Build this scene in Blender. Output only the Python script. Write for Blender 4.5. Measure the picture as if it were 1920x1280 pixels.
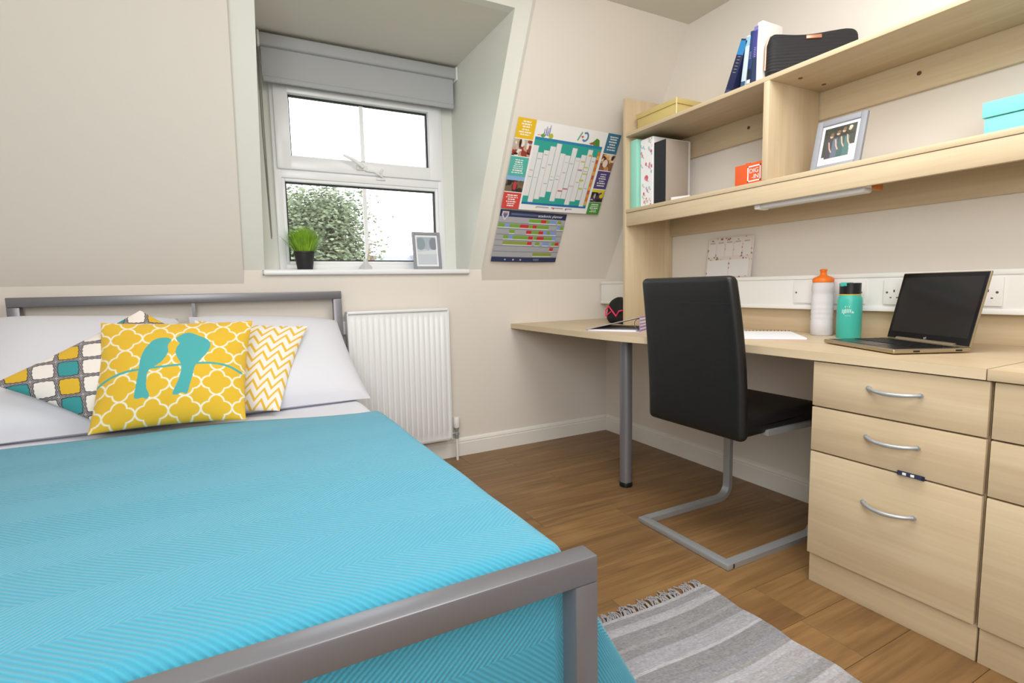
import bpy, bmesh, math, random
import numpy as np
from mathutils import Vector, Matrix

for o in list(bpy.data.objects):
    bpy.data.objects.remove(o, do_unlink=True)
S = bpy.context.scene
COL = S.collection
rnd = random.Random(7)

# ------------------------------------------------------------------ camera, world, lights, exposure
def look(R):
    return Matrix(((R[0][0], -R[1][0], -R[2][0]), (R[0][1], -R[1][1], -R[2][1]), (R[0][2], -R[1][2], -R[2][2])))
cam_d = bpy.data.cameras.new('camera'); cam_o = bpy.data.objects.new('camera', cam_d); COL.objects.link(cam_o)
CR = [[0.88244583, -0.46995007, -0.02088773], [-0.06642474, -0.08052475, -0.99453684], [0.46570067, 0.87901234, -0.10227504]]
cam_o.matrix_world = Matrix.Translation((-2.26, -2.884, 1.0)) @ look(CR).to_4x4()
cam_d.sensor_width = 36.0
cam_d.lens = 987.2 / 1920 * 36.0
cam_d.clip_start = 0.02
cam_d.clip_end = 200
S.camera = cam_o

W = bpy.data.worlds.new('overcast_sky'); S.world = W; W.use_nodes = True
bgn = W.node_tree.nodes['Background']
bgn.inputs[0].default_value = (0.93, 0.965, 1.0, 1); bgn.inputs[1].default_value = 4.6

def area(name, loc, target, sx, sy, power, color=(1, 1, 1)):
    l = bpy.data.lights.new(name, 'AREA'); l.shape = 'RECTANGLE'; l.size = sx; l.size_y = sy; l.energy = power; l.color = color
    o = bpy.data.objects.new(name, l); COL.objects.link(o); o.location = loc
    o.rotation_euler = (Vector(target) - Vector(loc)).to_track_quat('-Z', 'Y').to_euler()
    return o
area('room_fill', (-2.75, -3.55, 1.75), (-0.5, 0.0, 1.2), 1.3, 1.2, 46, (1.0, 0.995, 0.985))  # unseen fill, added to brighten right wall, dormer cheek and lower back wall
area('ceiling_fill', (-1.15, -1.95, 2.34), (-1.0, -1.85, 0.0), 1.4, 1.4, 36, (1.0, 0.99, 0.97))  # no lamp fitting: fill added under the ceiling to lift slope and right wall

S.view_settings.view_transform = 'Standard'
S.view_settings.look = 'None'
S.view_settings.exposure = 0.08
S.view_settings.gamma = 1.0
S.view_settings.use_curve_mapping = False

# ------------------------------------------------------------------ helpers
def lin(c):
    return tuple((x / 12.92 if x <= 0.04045 else ((x + 0.055) / 1.055) ** 2.4) for x in [v / 255.0 for v in c])
def rgba(c): return (*lin(c), 1.0)

def mat(name, c, rough=0.5, metal=0.0, spec=0.5, bump=0.0, bscale=200.0, coat=0.0, sheen=0.0, trans=0.0, alpha=1.0, ior=1.45, var=0.0, vscale=6.0):
    m = bpy.data.materials.new(name); m.use_nodes = True
    nt = m.node_tree; p = nt.nodes['Principled BSDF']
    p.inputs['Base Color'].default_value = rgba(c)
    p.inputs['Roughness'].default_value = rough; p.inputs['Metallic'].default_value = metal
    p.inputs['Specular IOR Level'].default_value = spec; p.inputs['Coat Weight'].default_value = coat
    p.inputs['Sheen Weight'].default_value = sheen; p.inputs['Transmission Weight'].default_value = trans
    p.inputs['Alpha'].default_value = alpha; p.inputs['IOR'].default_value = ior
    g = nt.nodes.new('ShaderNodeNewGeometry')
    if var > 0:
        n = nt.nodes.new('ShaderNodeTexNoise'); n.inputs['Scale'].default_value = vscale; n.inputs['Detail'].default_value = 4
        nt.links.new(g.outputs['Position'], n.inputs['Vector'])
        mx = nt.nodes.new('ShaderNodeMix'); mx.data_type = 'RGBA'
        mx.inputs['A'].default_value = rgba(tuple(v * (1 - var) for v in c)); mx.inputs['B'].default_value = rgba(tuple(min(255, v * (1 + var)) for v in c))
        nt.links.new(n.outputs['Fac'], mx.inputs['Factor']); nt.links.new(mx.outputs['Result'], p.inputs['Base Color'])
    if bump > 0:
        n = nt.nodes.new('ShaderNodeTexNoise'); n.inputs['Scale'].default_value = bscale; n.inputs['Detail'].default_value = 3
        nt.links.new(g.outputs['Position'], n.inputs['Vector'])
        b = nt.nodes.new('ShaderNodeBump'); b.inputs['Strength'].default_value = bump; b.inputs['Distance'].default_value = 0.002
        nt.links.new(n.outputs['Fac'], b.inputs['Height']); nt.links.new(b.outputs['Normal'], p.inputs['Normal'])
    return m

def wood(name, c1, c2, axis, rough=0.42, per_object=False, scale=1.0, c3=None, knots=False):
    """laminate / plank grain running along one world axis"""
    m = bpy.data.materials.new(name); m.use_nodes = True
    nt = m.node_tree; p = nt.nodes['Principled BSDF']; L = nt.links.new
    g = nt.nodes.new('ShaderNodeNewGeometry')
    vec = g.outputs['Position']
    oi = nt.nodes.new('ShaderNodeObjectInfo')
    add = nt.nodes.new('ShaderNodeVectorMath'); add.operation = 'MULTIPLY_ADD'
    L(oi.outputs['Random'], add.inputs[0]); add.inputs[1].default_value = (7.3, 9.1, 5.7); L(vec, add.inputs[2])
    vec = add.outputs[0]
    mp = nt.nodes.new('ShaderNodeMapping')
    sc = [14.0 * scale] * 3; sc[axis] = 1.3 * scale
    mp.inputs['Scale'].default_value = sc; L(vec, mp.inputs['Vector'])
    n1 = nt.nodes.new('ShaderNodeTexNoise'); n1.inputs['Scale'].default_value = 1.0; n1.inputs['Detail'].default_value = 6; n1.inputs['Distortion'].default_value = 0.6 if not knots else 1.6
    L(mp.outputs[0], n1.inputs['Vector'])
    mp2 = nt.nodes.new('ShaderNodeMapping'); sc2 = [110.0 * scale] * 3; sc2[axis] = 3.0 * scale
    mp2.inputs['Scale'].default_value = sc2; L(vec, mp2.inputs['Vector'])
    n2 = nt.nodes.new('ShaderNodeTexNoise'); n2.inputs['Scale'].default_value = 1.0; n2.inputs['Detail'].default_value = 3; L(mp2.outputs[0], n2.inputs['Vector'])
    ad = nt.nodes.new('ShaderNodeMath'); ad.operation = 'MULTIPLY_ADD'; L(n2.outputs['Fac'], ad.inputs[0]); ad.inputs[1].default_value = 0.45
    L(n1.outputs['Fac'], ad.inputs[2])
    rp = nt.nodes.new('ShaderNodeValToRGB'); rp.color_ramp.elements[0].position = 0.45; rp.color_ramp.elements[1].position = 1.0
    rp.color_ramp.elements[0].color = rgba(c1); rp.color_ramp.elements[1].color = rgba(c2)
    if c3:
        e = rp.color_ramp.elements.new(0.72); e.color = rgba(c3)
    L(ad.outputs[0], rp.inputs['Fac'])
    outc = rp.outputs['Color']
    if per_object:
        hv = nt.nodes.new('ShaderNodeHueSaturation'); L(outc, hv.inputs['Color'])
        mr = nt.nodes.new('ShaderNodeMapRange'); mr.inputs['To Min'].default_value = 0.94; mr.inputs['To Max'].default_value = 1.06
        L(oi.outputs['Random'], mr.inputs['Value']); L(mr.outputs[0], hv.inputs['Value']); outc = hv.outputs['Color']
    L(outc, p.inputs['Base Color'])
    p.inputs['Roughness'].default_value = rough
    b = nt.nodes.new('ShaderNodeBump'); b.inputs['Strength'].default_value = 0.08; b.inputs['Distance'].default_value = 0.001
    L(n2.outputs['Fac'], b.inputs['Height']); L(b.outputs['Normal'], p.inputs['Normal'])
    return m

def paint_mat(name, rough=0.6, sheen=0.0, bump=0.0, bscale=300, coat=0.0):
    """material showing the printed / dyed design stored on the mesh"""
    m = bpy.data.materials.new(name); m.use_nodes = True
    nt = m.node_tree; p = nt.nodes['Principled BSDF']
    a = nt.nodes.new('ShaderNodeAttribute'); a.attribute_name = 'print'
    nt.links.new(a.outputs['Color'], p.inputs['Base Color'])
    p.inputs['Roughness'].default_value = rough; p.inputs['Sheen Weight'].default_value = sheen; p.inputs['Coat Weight'].default_value = coat
    if bump > 0:
        uv = nt.nodes.new('ShaderNodeTexCoord')
        n = nt.nodes.new('ShaderNodeTexNoise'); n.inputs['Scale'].default_value = bscale
        nt.links.new(uv.outputs['Object'], n.inputs['Vector'])
        b = nt.nodes.new('ShaderNodeBump'); b.inputs['Strength'].default_value = bump; b.inputs['Distance'].default_value = 0.002
        nt.links.new(n.outputs['Fac'], b.inputs['Height']); nt.links.new(b.outputs['Normal'], p.inputs['Normal'])
    return m

def basis(o):
    m = o.matrix_basis.copy()
    while o.parent:
        o = o.parent; m = o.matrix_basis @ m
    return m

def link(name, me, m, parent=None, world=True, smooth=None, origin=True):
    if parent is not None and world:
        me.transform(basis(parent).inverted())
    o = bpy.data.objects.new(name, me); COL.objects.link(o)
    if m is not None:
        me.materials.append(m)
    if smooth is not None and len(me.polygons):
        if smooth is True:
            me.polygons.foreach_set('use_smooth', [True] * len(me.polygons))
        else:
            me.polygons.foreach_set('use_smooth', [True] * len(me.polygons))
            me.set_sharp_from_angle(angle=math.radians(smooth))
    if parent is not None:
        o.parent = parent
    elif origin:
        co = np.empty(len(me.vertices) * 3); me.vertices.foreach_get('co', co); co = co.reshape(-1, 3)
        lo, hi = co.min(0), co.max(0)
        c = Vector(((lo[0] + hi[0]) / 2, (lo[1] + hi[1]) / 2, lo[2]))
        me.transform(Matrix.Translation(-c)); o.location = c
    return o

def obj(name, bm, m, parent=None, world=True, smooth=35, origin=True):
    bmesh.ops.recalc_face_normals(bm, faces=bm.faces[:])
    me = bpy.data.meshes.new(name); bm.to_mesh(me); bm.free()
    return link(name, me, m, parent, world, smooth, origin)

def tag(o, label, cat, group=None, kind=None):
    if label: o['label'] = label
    if cat: o['category'] = cat
    if group: o['group'] = group
    if kind: o['kind'] = kind
    return o

def thing(name, label, cat, loc, rotz=0.0, group=None):
    o = bpy.data.objects.new(name, None); COL.objects.link(o); o.empty_display_size = 0.1
    o.location = loc; o.rotation_euler = (0, 0, rotz)
    return tag(o, label, cat, group)

def struct(o):
    o['kind'] = 'structure'; return o

def box(bm, a, b, bev=0.0, seg=2, M=None):
    x0, y0, z0 = [min(p, q) for p, q in zip(a, b)]; x1, y1, z1 = [max(p, q) for p, q in zip(a, b)]
    vs = [bm.verts.new(v) for v in [(x0, y0, z0), (x1, y0, z0), (x1, y1, z0), (x0, y1, z0), (x0, y0, z1), (x1, y0, z1), (x1, y1, z1), (x0, y1, z1)]]
    fs = [bm.faces.new([vs[i] for i in f]) for f in [(0, 3, 2, 1), (4, 5, 6, 7), (0, 1, 5, 4), (1, 2, 6, 5), (2, 3, 7, 6), (3, 0, 4, 7)]]
    allv = vs
    if bev > 0:
        es = list({e for f in fs for e in f.edges})
        r = bmesh.ops.bevel(bm, geom=es, offset=bev, segments=seg, affect='EDGES', profile=0.5)
        allv = list({v for f in r['faces'] for v in f.verts} | {v for v in vs if v.is_valid})
    if M is not None:
        bmesh.ops.transform(bm, matrix=M, verts=[v for v in allv if v.is_valid])
    return bm

def BX(a, b, bev=0.0, seg=2, M=None):
    return box(bmesh.new(), a, b, bev, seg, M)

def frame_of(d):
    d = Vector(d).normalized()
    up = Vector((0, 0, 1)) if abs(d.z) < 0.95 else Vector((1, 0, 0))
    s = d.cross(up).normalized(); t = s.cross(d).normalized()
    return s, t

def tube(bm, pts, r, n=10, closed=False, cap=True, rect=None):
    """sweep a round (or rect=(w,h)) section along points"""
    pts = [Vector(p) for p in pts]; rings = []
    N = len(pts); prev = None
    for i, p in enumerate(pts):
        if closed: d = pts[(i + 1) % N] - pts[i - 1]
        elif i == 0: d = pts[1] - pts[0]
        elif i == N - 1: d = pts[-1] - pts[-2]
        else: d = (pts[i + 1] - p).normalized() + (p - pts[i - 1]).normalized()
        d.normalize()
        if prev is None: s, t = frame_of(d)
        else:
            s = prev - d * prev.dot(d)
            if s.length < 1e-6: s, _ = frame_of(d)
            s.normalize(); t = s.cross(d).normalized()
        prev = s
        rr = r[i] if isinstance(r, (list, tuple)) else r
        ring = []
        if rect:
            w, h = rect
            k = 1.0
            if 0 < i < N - 1 or closed:
                a = (pts[(i + 1) % N] - p).normalized(); c = math.sqrt(max(0.05, (1 + a.dot((p - pts[i - 1]).normalized())) / 2)); k = 1 / c
            for (u, v) in ((-.5, -.5), (.5, -.5), (.5, .5), (-.5, .5)):
                ring.append(bm.verts.new(p + s * (u * w * k) + t * (v * h)))
        else:
            for j in range(n):
                a = 2 * math.pi * j / n
                ring.append(bm.verts.new(p + s * (math.cos(a) * rr) + t * (math.sin(a) * rr)))
        rings.append(ring)
    m = len(rings[0])
    for i in range(N if closed else N - 1):
        A, B = rings[i], rings[(i + 1) % N]
        for j in range(m):
            bm.faces.new((A[j], A[(j + 1) % m], B[(j + 1) % m], B[j]))
    if cap and not closed:
        bm.faces.new(rings[0][::-1]); bm.faces.new(rings[-1])
    return bm

def lathe(bm, prof, c=(0, 0, 0), n=32):
    """prof: list of (r, z)"""
    c = Vector(c); rings = []
    for r, z in prof:
        if r < 1e-6: rings.append([bm.verts.new(c + Vector((0, 0, z)))])
        else: rings.append([bm.verts.new(c + Vector((r * math.cos(2 * math.pi * j / n), r * math.sin(2 * math.pi * j / n), z))) for j in range(n)])
    for A, B in zip(rings, rings[1:]):
        for j in range(n):
            k = (j + 1) % n
            if len(A) == 1 and len(B) == 1: continue
            if len(A) == 1: bm.faces.new((A[0], B[k], B[j]))
            elif len(B) == 1: bm.faces.new((A[j], A[k], B[0]))
            else: bm.faces.new((A[j], A[k], B[k], B[j]))
    return bm

def cyl(bm, p0, p1, r, n=16):
    return tube(bm, [p0, p1], r, n)

def prism(bm, poly, fn0, fn1):
    """extrude a polygon; fn0/fn1 map 2-D points to 3-D on both ends"""
    a = [bm.verts.new(fn0(p)) for p in poly]; b = [bm.verts.new(fn1(p)) for p in poly]
    n = len(poly)
    bm.faces.new(a[::-1]); bm.faces.new(b)
    for i in range(n):
        bm.faces.new((a[i], a[(i + 1) % n], b[(i + 1) % n], b[i]))
    return bm

def rbox(bm, half, r, n=8, fn=None):
    """rounded box from a subdivided cube; fn maps local -> final"""
    hx, hy, hz = half; cache = {}
    def P(p):
        key = tuple(round(v, 5) for v in p)
        if key in cache: return cache[key]
        q = Vector((p[0] * hx, p[1] * hy, p[2] * hz))
        inn = Vector((max(-hx + r, min(hx - r, q.x)), max(-hy + r, min(hy - r, q.y)), max(-hz + r, min(hz - r, q.z))))
        d = q - inn
        if d.length > 1e-9: q = inn + d.normalized() * r
        v = bm.verts.new(fn(q) if fn else q); cache[key] = v; return v
    def ticks(h):
        k = max(1e-4, r / h)
        t = [-1 + k * (1 - math.cos(math.pi / 2 * i / 3)) * 1.0 for i in range(3)]
        t = [-1 + k * i / 3 for i in range(3)]
        mid = [(-1 + k) + (2 - 2 * k) * i / n for i in range(n + 1)]
        return t + mid + [-v for v in t[::-1]]
    T = [ticks(hx), ticks(hy), ticks(hz)]
    for ax in range(3):
        u, v = (ax + 1) % 3, (ax + 2) % 3
        for s in (-1, 1):
            for i in range(len(T[u]) - 1):
                for j in range(len(T[v]) - 1):
                    q = []
                    for (a, b) in ((i, j), (i + 1, j), (i + 1, j + 1), (i, j + 1)):
                        p = [0, 0, 0]; p[ax] = s; p[u] = T[u][a]; p[v] = T[v][b]; q.append(P(p))
                    if s < 0: q = q[::-1]
                    if len(set(q)) == 4: bm.faces.new(q)
    return bm

# ---- printed designs: a tiny raster canvas whose pixels become mesh colours
class Canvas:
    def __init__(s, w, h, c=(255, 255, 255)):
        s.w, s.h = w, h; s.a = np.empty((h, w, 3)); s.a[:] = c
        yy, xx = np.mgrid[0:h, 0:w]; s.U = (xx + 0.5) / w; s.V = (yy + 0.5) / h
    def put(s, m, c):
        m = np.clip(m, 0, 1)[..., None]; s.a = s.a * (1 - m) + np.array(c, float) * m
    def rect(s, u0, v0, u1, v1, c): s.put(((s.U >= u0) & (s.U <= u1) & (s.V >= v0) & (s.V <= v1)).astype(float), c)
    def disc(s, u, v, ru, c, rv=None):
        rv = rv or ru * s.w / s.h
        d = ((s.U - u) / ru) ** 2 + ((s.V - v) / rv) ** 2; s.put((1.15 - d) * 4, c)
    def poly(s, pts, c):
        ins = np.zeros(s.U.shape, bool); n = len(pts)
        for i in range(n):
            (x0, y0), (x1, y1) = pts[i], pts[(i + 1) % n]
            if y0 == y1: continue
            cr = ((y0 > s.V) != (y1 > s.V)) & (s.U < (x1 - x0) * (s.V - y0) / (y1 - y0) + x0); ins ^= cr
        s.put(ins.astype(float), c)
    def line(s, pts, wd, c):
        asp = s.h / s.w
        for (x0, y0), (x1, y1) in zip(pts, pts[1:]):
            dx, dy = x1 - x0, (y1 - y0) * asp; px, py = s.U - x0, (s.V - y0) * asp
            t = np.clip((px * dx + py * dy) / (dx * dx + dy * dy + 1e-12), 0, 1)
            d = np.hypot(px - t * dx, py - t * dy); s.put((wd / 2 - d) * s.w + 0.5, c)
    def textlines(s, u0, v0, u1, v1, n, c, seed=0, thick=0.5):
        r = random.Random(seed); dv = (v1 - v0) / n
        for i in range(n):
            w = (u1 - u0) * r.uniform(0.55, 1.0); m = (u0 + u1) / 2; x = m - w / 2
            while x < m + w / 2:
                l = (u1 - u0) * r.uniform(0.1, 0.25); s.rect(x, v0 + i * dv, min(x + l, m + w / 2), v0 + (i + thick) * dv, c); x += l + (u1 - u0) * 0.04
    def photo(s, u0, v0, u1, v1, cols, n, seed, base):
        r = random.Random(seed); s.rect(u0, v0, u1, v1, base); keep = s.a.copy()
        for _ in range(n):
            s.disc(r.uniform(u0, u1), r.uniform(v0, v1), (u1 - u0) * r.uniform(0.06, 0.2), r.choice(cols), (v1 - v0) * r.uniform(0.06, 0.25))
        m = ((s.U >= u0) & (s.U <= u1) & (s.V >= v0) & (s.V <= v1))[..., None]; s.a = np.where(m, s.a, keep)

def sheet(name, cv, pos, parent, m, close=False):
    """grid mesh coloured by canvas; pos(U,V)-> (N,3) with U right, V down (arrays)"""
    h, w = cv.h, cv.w
    U, V = np.meshgrid(np.linspace(0, 1, w), np.linspace(0, 1, h))
    co = pos(U.ravel(), V.ravel())
    idx = np.arange(w * h).reshape(h, w)
    f = np.stack([idx[:-1, :-1], idx[1:, :-1], idx[1:, 1:], idx[:-1, 1:]], -1).reshape(-1, 4)
    me = bpy.data.meshes.new(name)
    me.vertices.add(len(co)); me.vertices.foreach_set('co', co.ravel())
    me.loops.add(f.size); me.loops.foreach_set('vertex_index', f.ravel())
    me.polygons.add(len(f)); me.polygons.foreach_set('loop_start', np.arange(0, f.size, 4))
    me.update(calc_edges=True)
    at = me.color_attributes.new('print', 'FLOAT_COLOR', 'POINT')
    c = np.clip(cv.a.reshape(-1, 3) / 255.0, 0, 1); c = np.where(c <= 0.04045, c / 12.92, ((c + 0.055) / 1.055) ** 2.4)
    at.data.foreach_set('color', np.concatenate([c, np.ones((len(c), 1))], 1).ravel().astype(np.float32))
    return link(name, me, m, parent, True, True)

def lettering(name, text, size, parent, m, M, extrude=0.0004, align='CENTER', shear=0.0):
    cu = bpy.data.curves.new(name, 'FONT'); cu.body = text; cu.size = size; cu.extrude = extrude; cu.align_x = align; cu.align_y = 'CENTER'; cu.shear = shear
    cu.resolution_u = 3
    cu.materials.append(m)
    t = bpy.data.objects.new(name, cu); COL.objects.link(t)
    me = bpy.data.meshes.new_from_object(t.evaluated_get(bpy.context.evaluated_depsgraph_get()))
    bpy.data.objects.remove(t, do_unlink=True); bpy.data.curves.remove(cu); me.name = name
    o = bpy.data.objects.new(name, me); COL.objects.link(o); o.parent = parent
    o.matrix_basis = basis(parent).inverted() @ M
    return o

def axes(o, x, y):
    x = Vector(x).normalized(); y = Vector(y).normalized(); z = x.cross(y).normalized(); y = z.cross(x)
    return Matrix(((x.x, y.x, z.x, o[0]), (x.y, y.y, z.y, o[1]), (x.z, y.z, z.z, o[2]), (0, 0, 0, 1)))

def copy_tree(o, parent=None):
    c = o.copy(); COL.objects.link(c); c.parent = parent
    for ch in list(o.children): copy_tree(ch, c)
    return c

# ------------------------------------------------------------------ materials
WALL = mat('cream_emulsion', (228, 221, 212), 0.75, bump=0.05, bscale=350)
WHITE_WALL = mat('white_emulsion', (228, 229, 221), 0.7, bump=0.04, bscale=350)
CEIL = mat('ceiling_emulsion', (224, 219, 208), 0.8)
GLOSS = mat('white_gloss_paint', (236, 233, 226), 0.35)
UPVC = mat('white_upvc', (238, 239, 241), 0.28)
GASKET = mat('black_gasket', (38, 40, 42), 0.6)
MAPLE_Y = wood('maple_laminate_along_wall', (195, 172, 140), (214, 196, 166), 1, c3=(204, 184, 152))
MAPLE_Z = wood('maple_laminate_upright', (195, 172, 140), (214, 196, 166), 2, c3=(204, 184, 152))
EDGE = wood('maple_edging', (206, 186, 154), (220, 203, 173), 1)
OAK = wood('oak_vinyl', (104, 76, 46), (152, 117, 74), 0, rough=0.42, per_object=True, scale=0.9, c3=(128, 96, 59), knots=True)
SILVER = mat('silver_painted_steel', (126, 126, 132), 0.36, metal=0.5, spec=0.5)
CHROME = mat('brushed_chrome', (176, 180, 184), 0.36, metal=0.5)
LEG = mat('satin_grey_steel', (138, 138, 144), 0.38, metal=0.5)
LEATHER = mat('black_faux_leather', (22, 22, 23), 0.42, bump=0.25, bscale=420)
LINEN = mat('white_cotton', (222, 223, 232), 0.85, bump=0.12, bscale=60, sheen=0.2)
RAD = mat('white_radiator_enamel', (236, 237, 238), 0.32)
PLASTIC_W = mat('white_plastic', (238, 238, 236), 0.35)
BLACK = mat('black_plastic', (20, 20, 22), 0.4)
DARKHOLE = mat('dark_recess', (34, 28, 24), 0.8)
BLIND = mat('grey_blackout_fabric', (176, 178, 180), 0.75, bump=0.05, bscale=900)
GREYFRAME = mat('grey_wood_frame', (146, 148, 156), 0.5, bump=0.05)

def glass_mat():
    m = bpy.data.materials.new('window_glass'); m.use_nodes = True; nt = m.node_tree
    for n in list(nt.nodes):
        if n.type != 'OUTPUT_MATERIAL': nt.nodes.remove(n)
    out = nt.nodes['Material Output']
    t = nt.nodes.new('ShaderNodeBsdfTransparent'); t.inputs[0].default_value = (0.95, 0.97, 0.965, 1)
    g = nt.nodes.new('ShaderNodeBsdfGlossy'); g.inputs['Roughness'].default_value = 0.0
    fr = nt.nodes.new('ShaderNodeFresnel'); fr.inputs['IOR'].default_value = 1.5
    mx = nt.nodes.new('ShaderNodeMixShader')
    nt.links.new(fr.outputs[0], mx.inputs[0]); nt.links.new(t.outputs[0], mx.inputs[1]); nt.links.new(g.outputs[0], mx.inputs[2])
    nt.links.new(mx.outputs[0], out.inputs[0]); return m
GLASS = glass_mat()

# ------------------------------------------------------------------ room shell
CH = 2.379; SL = -0.536; Z0 = 1.045; ZS = 1.11
XL, XR, YB, YF = -3.16, 0.0, 0.0, -4.2
WX0, WX1 = -2.105, -1.013      # dormer reveal
TX0, TX1 = -2.2, -0.93         # dormer border
WY = 0.19                      # window wall
def sl(z): return SL * (z - Z0)
def ss(z): return SL * (z - ZS)

fl = struct(obj('floor', BX((XL - .1, YF - .1, -0.06), (XR + .1, 0.1, -0.006)), DARKHOLE, origin=False))
pw, plen, gap = 0.18, 1.22, 0.0012
row = 0; y = 0.0
while y > YF:
    x = XL - rnd.uniform(0, plen)
    while x < XR:
        x0, x1 = max(x, XL), min(x + plen, XR)
        y0 = max(y - pw, YF)
        if x1 - x0 > 0.02:
            obj('plank', BX((x0 + gap / 2, y0 + gap / 2, -0.006), (x1 - gap / 2, y - gap / 2, 0.0), 0.0006, 1), OAK, fl, smooth=None)
        x += plen
    y -= pw; row += 1

bm = bmesh.new()
box(bm, (XL - .1, 0, 0), (XR + .1, 0.12, Z0))
box(bm, (TX0, 0, Z0), (TX1, 0.12, 1.084)); box(bm, (TX0, 0, 1.084), (WX0 - .008, 0.05, ZS)); box(bm, (WX1, 0, 1.084), (TX1, 0.05, ZS))
struct(obj('wall_back', bm, WALL, smooth=None, origin=False))
def slope_panel(name, x0, x1):
    pts = [(0, Z0), (sl(CH), CH), (sl(CH) + 0.12, CH), (0.12, Z0)]
    return struct(obj(name, prism(bmesh.new(), pts, lambda p: (x0, p[0], p[1]), lambda p: (x1, p[0], p[1])), WALL, smooth=None, origin=False))
slope_panel('wall_back_slope_left', XL - .1, TX0)
slope_panel('wall_back_slope_right', TX1, XR + .1)
DC = 2.283                     # dormer ceiling height
def strip(name, x0, x1, za, zb):
    pts = [(ss(za), za), (ss(zb), zb), (ss(zb) + 0.05, zb), (ss(za) + 0.05, za)]
    return struct(obj(name, prism(bmesh.new(), pts, lambda p: (x0, p[0], p[1]), lambda p: (x1, p[0], p[1])), WHITE_WALL, smooth=None, origin=False))
strip('trim_1', TX0, WX0, ZS, CH)
strip('trim_2', WX1, TX1, ZS, CH)
strip('trim_3', WX0, WX1, DC, CH)
def cheek(name, x0, x1):
    pts = [(ss(1.085) + .05, 1.085), (ss(DC + .02) + .05, DC + 0.02), (0.3, DC + 0.02), (0.3, 1.085)]
    return struct(obj(name, prism(bmesh.new(), pts, lambda p: (x0, p[0], p[1]), lambda p: (x1, p[0], p[1])), WHITE_WALL, smooth=None, origin=False))
cheek('wall_dormer_left', WX0 - 0.09, WX0)
cheek('wall_dormer_right', WX1, WX1 + 0.08)
struct(obj('ceiling_dormer', BX((WX0 - .09, ss(DC) + .05, DC), (WX1 + .08, 0.3, DC + 0.09)), CEIL, smooth=None, origin=False))
# wall around the window
FX0, FX1, FZ0, FZ1 = -2.02, -1.085, 1.112, 2.09
bm = bmesh.new()
box(bm, (WX0, WY, 1.085), (FX0, WY + .1, DC)); box(bm, (FX1, WY, 1.085), (WX1, WY + .1, DC)); box(bm, (FX0, WY, FZ1), (FX1, WY + .1, DC))
struct(obj('wall_window', bm, WHITE_WALL, smooth=None, origin=False))
struct(obj('wall_right', BX((XR, YF - .1, 0), (XR + .1, 0.1, CH + .1)), WALL, smooth=None, origin=False))
struct(obj('wall_left', BX((XL - .1, YF - .1, 0), (XL, 0.1, CH + .1)), WALL, smooth=None, origin=False))
struct(obj('wall_front', BX((XL - .1, YF - .1, 0), (XR + .1, YF, CH + .1)), WALL, smooth=None, origin=False))
struct(obj('ceiling', BX((XL - .1, YF - .1, CH), (XR + .1, sl(CH) + .12, CH + .1)), CEIL, smooth=None, origin=False))

def skirting(name, p0, p1, inward):
    prof = [(0, 0), (0.016, 0), (0.016, 0.078), (0.0125, 0.081), (0.0125, 0.086), (0.015, 0.089), (0.010, 0.1), (0.004, 0.106), (0, 0.108)]
    p0, p1, n = Vector(p0), Vector(p1), Vector(inward)
    return struct(obj(name, prism(bmesh.new(), prof, lambda q: p0 + n * q[0] + Vector((0, 0, q[1])), lambda q: p1 + n * q[0] + Vector((0, 0, q[1]))), GLOSS, smooth=None, origin=False))
skirting('baseboard_back', (XL, 0, 0), (XR, 0, 0), (0, -1, 0))
skirting('baseboard_right', (XR, -0.016, 0), (XR, -1.86, 0), (-1, 0, 0))
skirting('baseboard_left', (XL, -0.016, 0), (XL, YF, 0), (1, 0, 0))

# window
win = bpy.data.objects.new('window_1', None); COL.objects.link(win); win.location = ((FX0 + FX1) / 2, WY, FZ0); struct(win)
def ringframe(bm, x0, z0, x1, z1, w, y0, y1, bev=0.004, wt=None, wb=None):
    wt = wt or w; wb = wb or w
    box(bm, (x0, y0, z0), (x0 + w, y1, z1), bev); box(bm, (x1 - w, y0, z0), (x1, y1, z1), bev)
    box(bm, (x0 + w * .9, y0, z1 - wt), (x1 - w * .9, y1, z1), bev); box(bm, (x0 + w * .9, y0, z0), (x1 - w * .9, y1, z0 + wb), bev)
    return bm
TZ = 1.627
bm = ringframe(bmesh.new(), FX0, FZ0, FX1, FZ1, 0.036, WY - .02, WY + .06, wb=0.036)
obj('frame', bm, UPVC, win)
obj('transom', BX((FX0 + .03, WY - .02, TZ - .03), (FX1 - .03, WY + .06, TZ + .03), .004), UPVC, win)
sash = obj('top_sash', ringframe(bmesh.new(), FX0 + .016, TZ + .012, FX1 - .016, 2.075, 0.072, WY - .036, WY + .03, .008, wt=.05), UPVC, win)
lowb = obj('lower_bead', ringframe(bmesh.new(), FX0 + .03, FZ0 + .03, FX1 - .03, TZ - .025, 0.022, WY - .012, WY + .03, .006), UPVC, win)
ug = (FX0 + .088, TZ + .084, FX1 - .088, 2.025); lg = (FX0 + .052, FZ0 + .052, FX1 - .052, TZ - .047)
for par, (x0, z0, x1, z1), yy in ((sash, ug, WY - .004), (lowb, lg, WY + .004)):
    obj('gasket', ringframe(bmesh.new(), x0 - .002, z0 - .002, x1 + .002, z1 + .002, 0.009, yy, yy + .02, 0), GASKET, par)
    obj('glass_pane', BX((x0, yy + .012, z0), (x1, yy + .016, z1)), GLASS, par, smooth=None)
    obj('glazing_bar', BX(((x0 + x1) / 2 - .011, yy + .005, z0), ((x0 + x1) / 2 + .011, yy + .011, z1)), UPVC, par)
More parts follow.
